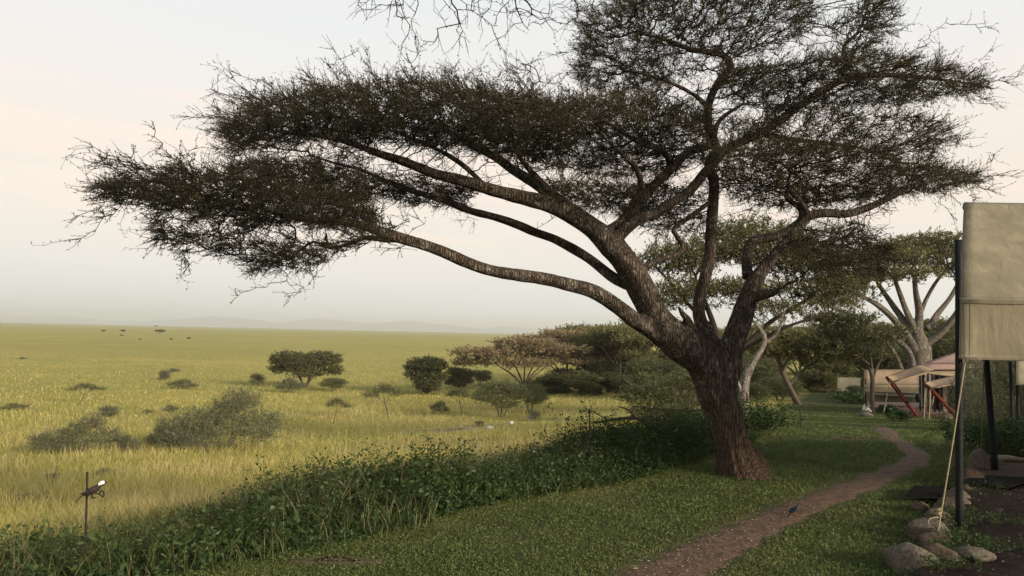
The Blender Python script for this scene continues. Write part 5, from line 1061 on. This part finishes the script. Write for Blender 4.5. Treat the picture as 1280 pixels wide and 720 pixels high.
pole(1108, 471, 1147, 521, Y0_ - 1.6, Y0_ - 1.8, 2.1, ot, b_, 'red', 'red_strap'); pole(1156, 479, 1196, 521, Y0_ - 3.1, Y0_ - 2.6, 2.5, ot, b_, 'red', 'red_strap')
pole(1117, 478, 1139, 508, Y0_ - 2.3, Y0_ - 1.7, .8, ot, b_, 'pole', 'awning_pole')
for x_, y_, x2_, y2_, dy in ((1156, 480, 1155, 527, -3), (1163, 484, 1161, 530, -3.6), (1168, 492, 1163, 515, -2.5), (1113, 474, 1104, 518, -2)):
    pole(x_, y_, x2_, y2_, Y0_ + dy, Y0_ + dy, .7, ot, b_, 'rope', 'rope')
# hanging bag on the pole
mb = MB(); hb_ = P(1148, 497, Y0_ - .45) - b_; mb.tube(np.array([hb_ + (0, 0, .16), hb_ + (0, 0, .08), hb_, hb_ - (0, 0, .14), hb_ - (0, 0, .18)]), [.03, .10, .13, .10, .03], 10); tb_ = mb.build('bag', M['dark'], None, True); tb_.location = tuple(b_); tag(tb_, 'small dark bag hanging from a front pole of the open tent', 'bag')

b_ = G(1115, 506); Y1_ = Y0_ + 5; b_ = np.array([P(1115, 506, Y1_)[0], Y1_, float(H(P(1115, 506, Y1_)[0], Y1_))]); wt = empty('walled_tent', b_, 'closed tent with tan roof and pale trimmed wall behind the slender acacia', 'tent')
def q4(*p): return [P(a, b, Y1_ + d_) - b_ for a, b, d_ in p]
flat('fly_sheet', q4((1080, 481, 0), (1152, 481, 0), (1152, 462, 1.0), (1080, 462, 1.0)), 'tan', .02, 12, 8, .05, wt)
flat('fly_sheet', q4((1080, 481, 3.2), (1152, 481, 3.2), (1152, 462.2, 1.02), (1080, 462.2, 1.02)), 'tan', .02, 12, 8, .05, wt)
flat('valance', q4((1080, 489, -.02), (1152, 492, -.02), (1152, 481, -.02), (1080, 481, -.02)), 'cream', .02, 12, 4, 0, wt)
flat('trim', q4((1080, 492.5, .1), (1152, 497, .1), (1152, 492, .08), (1080, 488.5, .08)), 'white_trim', .02, 12, 3, 0, wt)
mb = MB(); e_ = q4((1080.5, 508, .3), (1151, 490, .3)); ee = q4((1080.5, 500, .3), (1151, 500, .3), (1080.5, 500, 2.9), (1151, 500, 2.9)); room(mb, *ee, -.2, e_[1][2] + .05); mb.build('tent_wall', M['fly'], wt)
mb = MB(); e_ = q4((1080.3, 508, .2), (1080.3, 466, .2)); mb.tube(np.array([(e_[0][0], .05, -.1), (e_[0][0], .05, e_[1][2] - .25)]), .03, 8); mb.build('pole', M['pole'], wt)
Y2_ = 52; x_ = P(1058, 491, Y2_)[0]; b_ = np.array([x_, Y2_, float(H(x_, Y2_))]); ft = empty('distant_tent', b_, 'farthest cream tent half hidden by a bush across the lawn', 'tent')
def q5(*p): return [P(a, b, Y2_ + d_) - b_ for a, b, d_ in p]
flat('fly_sheet', q5((1046.5, 489, 0), (1075, 490, 0), (1076, 472.5, 1.6), (1047, 471.5, 1.6)), 'cream', .05, 8, 6, .05, ft)
flat('fly_sheet', q5((1046.5, 489, 4), (1075, 490, 4), (1076, 472.6, 1.65), (1047, 471.6, 1.65)), 'cream', .05, 8, 6, .05, ft)
for a_ in (1047, 1074):
    q_ = q5((a_, 489, .2))[0]; mb = MB(); mb.tube(np.array([(q_[0], .2, q_[2] + .1), (q_[0], .2, -.1)]), .05, 6); mb.build('pole', M['pole'], ft)
put(A_grn, 1070, 496, 26, 22, 'small leafy bush half covering the farthest cream tent', 'bush', None, 1.7, 48)

# ================================================================== ROCKS, LOG, MATS
M['rock'] = simple_mat('speckled_rock', (.06, .048, .036), (.20, .17, .135), 40, .95, 1, .02, 8, .05)
M['rock_red'] = simple_mat('reddish_rock', (.055, .038, .028), (.15, .11, .08), 22, .95, .8, .012, 8, .1)
M['white_stone'] = simple_mat('white_stone', (.34, .33, .31), (.60, .58, .54), 12, .9, .5)
import bmesh
def rock(px, py, wpx, hpx, label, mat='rock', Y=None, seed=0, dpt=1.0, z=None, sub=4, name='rock', group='rocks edging the terrace'):
    p = G(px, py) if Y is None else np.array([P(px, py, Y)[0], Y, z if z is not None else float(H(P(px, py, Y)[0], Y))])
    if Y is None and z is not None: p[2] = z
    bm = bmesh.new(); bmesh.ops.create_icosphere(bm, subdivisions=sub, radius=1); g = np.random.default_rng(seed + 500); me = bpy.data.meshes.new(name); bm.to_mesh(me); bm.free()
    v = np.empty(len(me.vertices) * 3, np.float32); me.vertices.foreach_get('co', v); v = v.reshape(-1, 3).astype(float)
    for _ in range(9):   # chipped faces
        nn = g.normal(size=3); nn /= np.linalg.norm(nn); h_ = g.uniform(.62, .9); dd = v @ nn - h_; v = v - np.maximum(dd, 0)[:, None] * nn * .85
    v *= 1 + .05 * snoise(v[:, 0] * 3 + v[:, 2] * 2, v[:, 1] * 3 - v[:, 2], 2, seed)[:, None] + .015 * snoise(v[:, 0] * 9, v[:, 1] * 9 + v[:, 2] * 8, 2, seed + 1)[:, None]
    k = p[1] / F; v *= np.array([wpx / 2 * k, wpx / 2 * k * dpt, hpx * k * .62]); v[:, 2] += hpx * k * .30
    me.vertices.foreach_set('co', v.astype(np.float32).ravel()); me.materials.append(M[mat]); me.polygons.foreach_set('use_smooth', np.ones(len(me.polygons), bool))
    o = bpy.data.objects.new(name, me); COL.objects.link(o); o.location = tuple(p); o.rotation_euler = (0, 0, g.uniform(-.3, .3)); return tag(o, label, 'rock', group)
rock(1145, 716, 76, 40, 'largest rounded speckled boulder at the foot of the guy rope', seed=1)
rock(1178, 712, 50, 34, 'brown boulder touching the right side of the largest boulder', 'rock_red', seed=2)
rock(1160, 676, 48, 31, 'medium grey rock directly above the largest boulder', seed=3)
rock(1172, 660, 33, 26, 'small grey rock in the middle of the edging row', seed=4)
rock(1186, 648, 36, 31, 'brownish rock in the row left of the black pole', 'rock_red', seed=5)
rock(1196, 632, 31, 26, 'grey rock partly hidden behind the black pole', seed=6)
rock(1213, 610, 33, 26, 'reddish rock right of the black pole beside the rubber mat', 'rock_red', seed=7)
rock(1222, 602, 36, 14, 'flat yellowish rock lying on top of the edging', seed=8)
rock(1228, 592, 31, 34, 'pointed pale rock at the far end of the edging row', seed=9)
rock(1167, 690, 40, 31, 'dark brown rock wedged between boulder and grey rock', 'rock_red', seed=31)
rock(1180, 668, 28, 23, 'dusty brown rock right of the small grey one', 'rock_red', seed=32)
rock(1201, 640, 26, 20, 'low grey rock touching the right side of the black pole', seed=33)
rock(1208, 622, 21, 17, 'smallest rock in the edging row', 'rock_red', seed=10)
rock(1150, 639, 21, 13, 'small half buried rock beside the lawn mat', 'rock_red', seed=11)
rock(1218, 716, 46, 14, 'long low grey stone lying in the soil by the bottom edge', seed=12, z=.09)
rock(663, 526, 10, 7, 'roundest white stone on the short grass of the plain', 'white_stone', seed=13, sub=2, group='white stones on the plain')
rock(639, 530, 8, 4, 'low white stone left of the roundest one', 'white_stone', seed=14, sub=2, group='white stones on the plain')
rock(612, 536, 11, 4, 'leftmost flat pale stone near the hedge shoots', 'white_stone', seed=15, sub=2, group='white stones on the plain')
rock(1083, 521, 20, 7, 'grey rock under the white skull on the lawn', 'rock', seed=16, sub=3, group=None)
rock(1118, 517, 18, 12, 'brown rock beside the red strap foot', 'rock_red', seed=17, sub=3, group=None)
rock(1132, 518, 16, 13, 'brown boulder leaning on the tent deck', 'rock_red', seed=18, sub=3, group=None)
rock(1183, 524, 14, 5, 'flat grey stone before the open tent', 'rock', seed=19, sub=3, group=None)
rock(1262, 524, 13, 20, 'left of two pale whitish stones below the awning poles', 'white_stone', seed=20, sub=3, group=None, Y=13.6)
rock(1272, 524, 9, 16, 'right of two pale whitish stones below the awning poles', 'white_stone', seed=21, sub=3, group=None, Y=13.8)
# skull: cranium, snout, two horns, one mesh
Ys = G(1083, 519)[1] - .1; sk = MB(); c_ = P(1083, 512, Ys); o_ = np.array([c_[0], c_[1], float(H(c_[0], c_[1]))]); c_ = c_ - o_; k = Ys / F
pp, rr = resample([c_ + (-5 * k, 0, -1 * k), c_ + (-3 * k, 0, .5 * k), c_ + (0, 0, 1 * k), c_ + (3 * k, 0, -.5 * k), c_ + (6 * k, 0, -2.5 * k)], [.5 * k, 2.6 * k, 3 * k, 2 * k, 1 * k], .02); sk.tube(pp, rr, 12)
for s_ in (-1, 1):
    pp, rr = resample([c_ + (-2 * k, s_ * 2 * k, 2 * k), c_ + (-1 * k, s_ * 5 * k, 4 * k), c_ + (2 * k, s_ * 6.5 * k, 6 * k)], [1 * k, .8 * k, .2 * k], .02); sk.tube(pp, rr, 8)
so_ = sk.build('animal_skull', M['white_stone'], None, True); so_.location = tuple(o_); tag(so_, 'white horned animal skull resting on a grey rock', 'skull')
# weeds on terrace and round the rocks
g = np.random.default_rng(401); wb2 = MB(); lb2 = MB(); xs_, ys2 = [], []
for px, py, sx_, sy_, n_ in ((1200, 692, .10, .16, 60), (1222, 665, .30, .12, 60), (1190, 668, .06, .1, 30), (1165, 705, .14, .08, 60), (1240, 700, .2, .15, 30), (1155, 730, .2, .06, 60), (1128, 700, .06, .12, 30), (1195, 655, .06, .1, 26), (1230, 625, .3, .08, 20), (1148, 662, .06, .1, 30), (1275, 640, .2, .2, 14)):
    p = G(px, py); xs_.append(p[0] + g.normal(0, sx_, n_)); ys2.append(p[1] + g.normal(0, sy_, n_))
xs_ = np.concatenate(xs_); ys2 = np.concatenate(ys2); zz = np.where(in_terrace(xs_, ys2), .085, H(xs_, ys2)); stems(xs_, ys2, g.uniform(.03, .11, len(xs_)), 12, .022, g, wb2, lb2, .5, .0012, zz)
tw_ = wb2.build('ground_weeds', M['stem']); lb2.build('weed_foliage', M['weed2'], tw_); tag(tw_, 'low green weeds sprouting around the terrace rocks', 'weeds', kind='stuff')
# log
lg = MB(); b_ = P(1250, 584, 9.9); pp, rr = resample([P(1222, 583, 9.6) - b_, P(1240, 583.5, 9.8) - b_, P(1262, 583, 10) - b_, P(1300, 588, 10.2) - b_], [.035, .045, .04, .02], .04); lg.tube(pp, rr, 10, wob=.25)
lo2 = lg.build('driftwood_log', M['wood'], None, True); lo2.location = (b_[0], b_[1], max(b_[2], .12)); tag(lo2, 'pale weathered log along the back of the terrace', 'log')
# mats
M['rubber'] = simple_mat('black_rubber', (.007, .007, .007), (.018, .017, .016), 50, .95, .8, .01, 4, .03)
def mat_(corners, z, label, th=.018):
    c4 = [G(a, b) for a, b in corners]; o_ = sum(c4) / 4; o_[2] = z if z is not None else float(H(o_[0], o_[1])) + .03
    gq = quadgrid(*[np.array([c[0], c[1], o_[2]]) - o_ for c in c4], 30, 16); gq[..., 2] += .012 * snoise(gq[..., 0] * 3, gq[..., 1] * 3, 1.5, 4) + .004 * (np.arange(30) % 2)[:, None]
    mb = MB(); mb.sheet(gq, th); o = mb.build('rubber_mat', M['rubber'], None, True); o.location = tuple(o_); return tag(o, label, 'mat', 'rubber mats at the tent step')
mat_([(1131, 631), (1193, 632), (1187, 619), (1143, 617)], .07, 'black ribbed mat lying on the lawn left of the pole')
mat_([(1204, 618), (1262, 624), (1292, 611), (1216, 608)], .115, 'black ribbed mat lying on the terrace right of the pole')
rock(1152, 637, 20, 8, 'rock propping up the front edge of the lawn mat', 'rock_red', seed=22, group=None)

# ================================================================== STAKES
M['steel'] = simple_mat('rusty_steel', (.014, .012, .010), (.035, .028, .022), 60, .7, .2, .002)
st = empty('metal_rod', (P(107, 700, 5)[0], 5, float(H(P(107, 700, 5)[0], 5))), 'thin metal rod with a hooked ring standing in the grass at far left', 'rod'); osd = np.array(st.location)
pole(109, 590, 107, 730, 5, 5, 1.25, st, osd, 'steel', 'rod', osd[2] - .1)
mb = MB(); ring = [(108, 622), (112, 618), (119, 616.5), (125, 618), (128.5, 621), (130, 618), (129, 614.5), (126, 613.5), (124.5, 616)]; pp, rr = resample([P(a, b, 4.99) - osd for a, b in ring], [.0045] * 9, .008); mb.tube(pp, rr, 7); mb.build('hook', M['steel'], st, True)
h1 = empty('metal_stake', G(738, 606), 'tall thin rusty stake standing in the hedge right of centre', 'stake'); oh = np.array(h1.location); pole(737, 511, 738, 606, oh[1], oh[1], .9, h1, oh, 'steel', 'stake', oh[2] - .05)
h2 = empty('metal_stake', G(1001, 536), 'thin dark stake standing alone on the sunny lawn', 'stake'); oh = np.array(h2.location); pole(1000, 511, 1001, 536, oh[1], oh[1], .6, h2, oh, 'steel', 'stake', oh[2] - .05)
for h_ in (h1, h2):
    ch = h_.children[0]; ch.parent = None; me_ = ch.data; loc = h_.location.copy(); lab = h_['label']; bpy.data.objects.remove(h_); ch.name = 'metal_stake'; ch.location = loc; tag(ch, lab, 'stake')

# ================================================================== BIRDS
def feather(name, c1, c2, rough=.7, spec=.3): return simple_mat(name, c1, c2, 60, rough, .3, .003, 3, spec)
M['f_dark'] = feather('dark_brown_feathers', (.020, .015, .012), (.05, .038, .03)); M['f_white'] = feather('white_feathers', (.62, .60, .56), (.78, .76, .72)); M['f_blue'] = feather('glossy_blue_black_feathers', (.005, .007, .010), (.011, .014, .020), .5, .3)
M['f_rust'] = feather('rusty_breast_feathers', (.28, .07, .03), (.38, .11, .04)); M['beak'] = feather('black_beak', (.012, .011, .010), (.02, .02, .02), .4)
def bird(name, loc, L, heading, pitch, label, body, head, belly, legs=.3, perch=None):
    """lofted body from tail to beak; L = total length; local +X is forward"""
    S_ = [(-.50, .075, .050, .010), (-.40, .055, .045, .012), (-.26, .02, .05, .022), (-.16, .0, .085, .065), (-.04, -.005, .115, .105), (.08, .0, .118, .112), (.18, .03, .10, .10), (.25, .075, .075, .080), (.31, .105, .074, .082), (.37, .112, .066, .072), (.42, .105, .036, .04), (.45, .098, .018, .022), (.50, .086, .004, .004)]
    # x, zc, half width, half height ; the tail drops
    k = 14; th = np.linspace(0, 2 * math.pi, k, endpoint=False); v = []; qs = []; mi = []
    cp, sp_ = math.cos(pitch), math.sin(pitch)
    for x_, zc, wy_, hz_ in S_:
        zc -= max(0, -x_ - .1) * .35
        for a in th:
            X_, Y_, Z_ = x_ * L, wy_ * L * math.cos(a), (zc + hz_ * math.sin(a)) * L
            if x_ < -.3: Z_ -= .11 * L * (-(x_ + .3)) / .2 + 0
            v.append((X_ * cp - Z_ * sp_, Y_, X_ * sp_ + Z_ * cp))
    mb = MB(); mats = [M[body], M[head], M[belly], M['beak']]
    base_i = mb.addv(v)
    for i_ in range(len(S_) - 1):
        for j_ in range(k):
            a, b = i_ * k + j_, i_ * k + (j_ + 1) % k; zz = math.sin((th[j_] + th[(j_ + 1) % k + 0] if j_ < k - 1 else th[j_] + 2 * math.pi) / 2)
            m_ = 3 if i_ >= 10 else (1 if (i_ in (8, 9) and zz > -.5) or (i_ == 7 and zz > .2) else (2 if zz < -.45 and 2 <= i_ < 9 else 0))
            mb.q.append(np.array([(a, b, b + k, a + k)]) + base_i); mb.qm.append(np.array([m_]))
    hd = lambda p: (p[0] * cp - p[2] * sp_, p[1], p[0] * sp_ + p[2] * cp)
    # folded wings
    for s_ in (-1, 1):
        wp = [hd((x_ * L, s_ * y_ * L, z_ * L)) for x_, y_, z_ in ((.16, .10, .04), (.05, .122, .03), (-.12, .10, .01), (-.30, .045, .02))]; pp, rr = resample(wp, [.035 * L, .062 * L, .05 * L, .012 * L], .05 * L); mb.tube(pp, rr, 8, 0)
        for (x_, z_) in ((.335, .135),): ep = hd((x_ * L, s_ * .062 * L, z_ * L)); mb.tube([np.array(ep) + (-.012 * L, 0, 0), np.array(ep), np.array(ep) + (.012 * L, 0, 0)], [.004 * L, .013 * L, .004 * L], 6, 3)
        if legs:
            a = np.array(hd((.0, s_ * .04 * L, -.09 * L))); f_ = np.array((a[0] + .02 * L, a[1], a[2] - legs * L)); mb.tube([a, (a + f_) / 2 + (-.03 * L, 0, 0), f_], .012 * L, 5, 3)
            for t_ in (-.5, 0, .5): mb.tube([f_, f_ + (.08 * L * math.cos(t_), .08 * L * math.sin(t_), -.006 * L)], [.009 * L, .004 * L], 5, 3)
            mb.tube([f_, f_ + (-.06 * L, 0, -.004 * L)], [.009 * L, .004 * L], 5, 3)
    o = mb.build(name, mats, None, True); o.location = tuple(loc); o.rotation_euler = (0, 0, heading); return tag(o, label, 'bird')
bird('bird', P(114.5, 613.5, 4.99), .225, .15, R(20), 'white headed dark brown bird perched on the hook of the metal rod', 'f_dark', 'f_white', 'f_dark', .12)
gb = G(992, 647); sb = bird('bird', gb + (0, 0, .065), .155, R(20), R(12), 'glossy dark starling with rusty belly foraging at the path edge', 'f_blue', 'f_blue', 'f_rust', .22)
sb.scale = (1, 1.35, 1.4)
bird('bird', P(408, 299, 8.3), .16, R(200), R(68), 'small bird sitting upright on a low branch at the left of the acacia', 'f_dark', 'f_dark', 'f_dark', .1)
bird('bird', P(1090, 40, 8.9), .085, R(10), R(35), 'tiny bird perched on a top twig of the acacia', 'f_dark', 'f_dark', 'f_dark', .1)
# bird in flight
fb_ = MB(); L = .5; fb_.tube([(-.5 * L, 0, 0), (-.2 * L, 0, 0), (.1 * L, 0, 0), (.35 * L, 0, 0), (.48 * L, 0, 0)], [.02 * L, .07 * L, .09 * L, .05 * L, .01 * L], 10)
for s_ in (-1, 1):
    fb_.sheet(quadgrid((.12 * L, 0, .02), (-.12 * L, 0, .02), (-.22 * L, s_ * .62 * L, .22 * L), (.0, s_ * .7 * L, .24 * L), 4, 8, -.02), .012)
fo = fb_.build('flying_bird', M['f_dark'], None, True); fo.location = tuple(P(268, 78, 75)); fo.rotation_euler = (.3, -.3, 2.4); tag(fo, 'faint small bird flying high in the pale sky', 'bird')
#MORE>>
# ================================================================== camera / render
cam = bpy.data.cameras.new('camera'); co_ = bpy.data.objects.new('camera', cam); COL.objects.link(co_)
cam.sensor_width = 36; cam.lens = F / 1280 * 36; cam.clip_start = .05; cam.clip_end = 200000
mw = Matrix(((rt[0], up[0], -fw[0], 0), (rt[1], up[1], -fw[1], 0), (rt[2], up[2], -fw[2], CAMZ), (0, 0, 0, 1))); co_.matrix_world = mw
scene.camera = co_
cy = scene.cycles; cy.use_denoising = True
try: cy.denoiser = 'OPENIMAGEDENOISE'; cy.denoising_input_passes = 'RGB_ALBEDO_NORMAL'
except Exception: pass
cy.max_bounces = 5; cy.diffuse_bounces = 3; cy.glossy_bounces = 2; cy.transmission_bounces = 2; cy.volume_bounces = 2; cy.transparent_max_bounces = 8
cy.caustics_reflective = False; cy.caustics_refractive = False; cy.sample_clamp_indirect = 4
scene.render.film_transparent = False; cy.pixel_filter_type = 'BLACKMAN_HARRIS'; cy.filter_width = 1.5
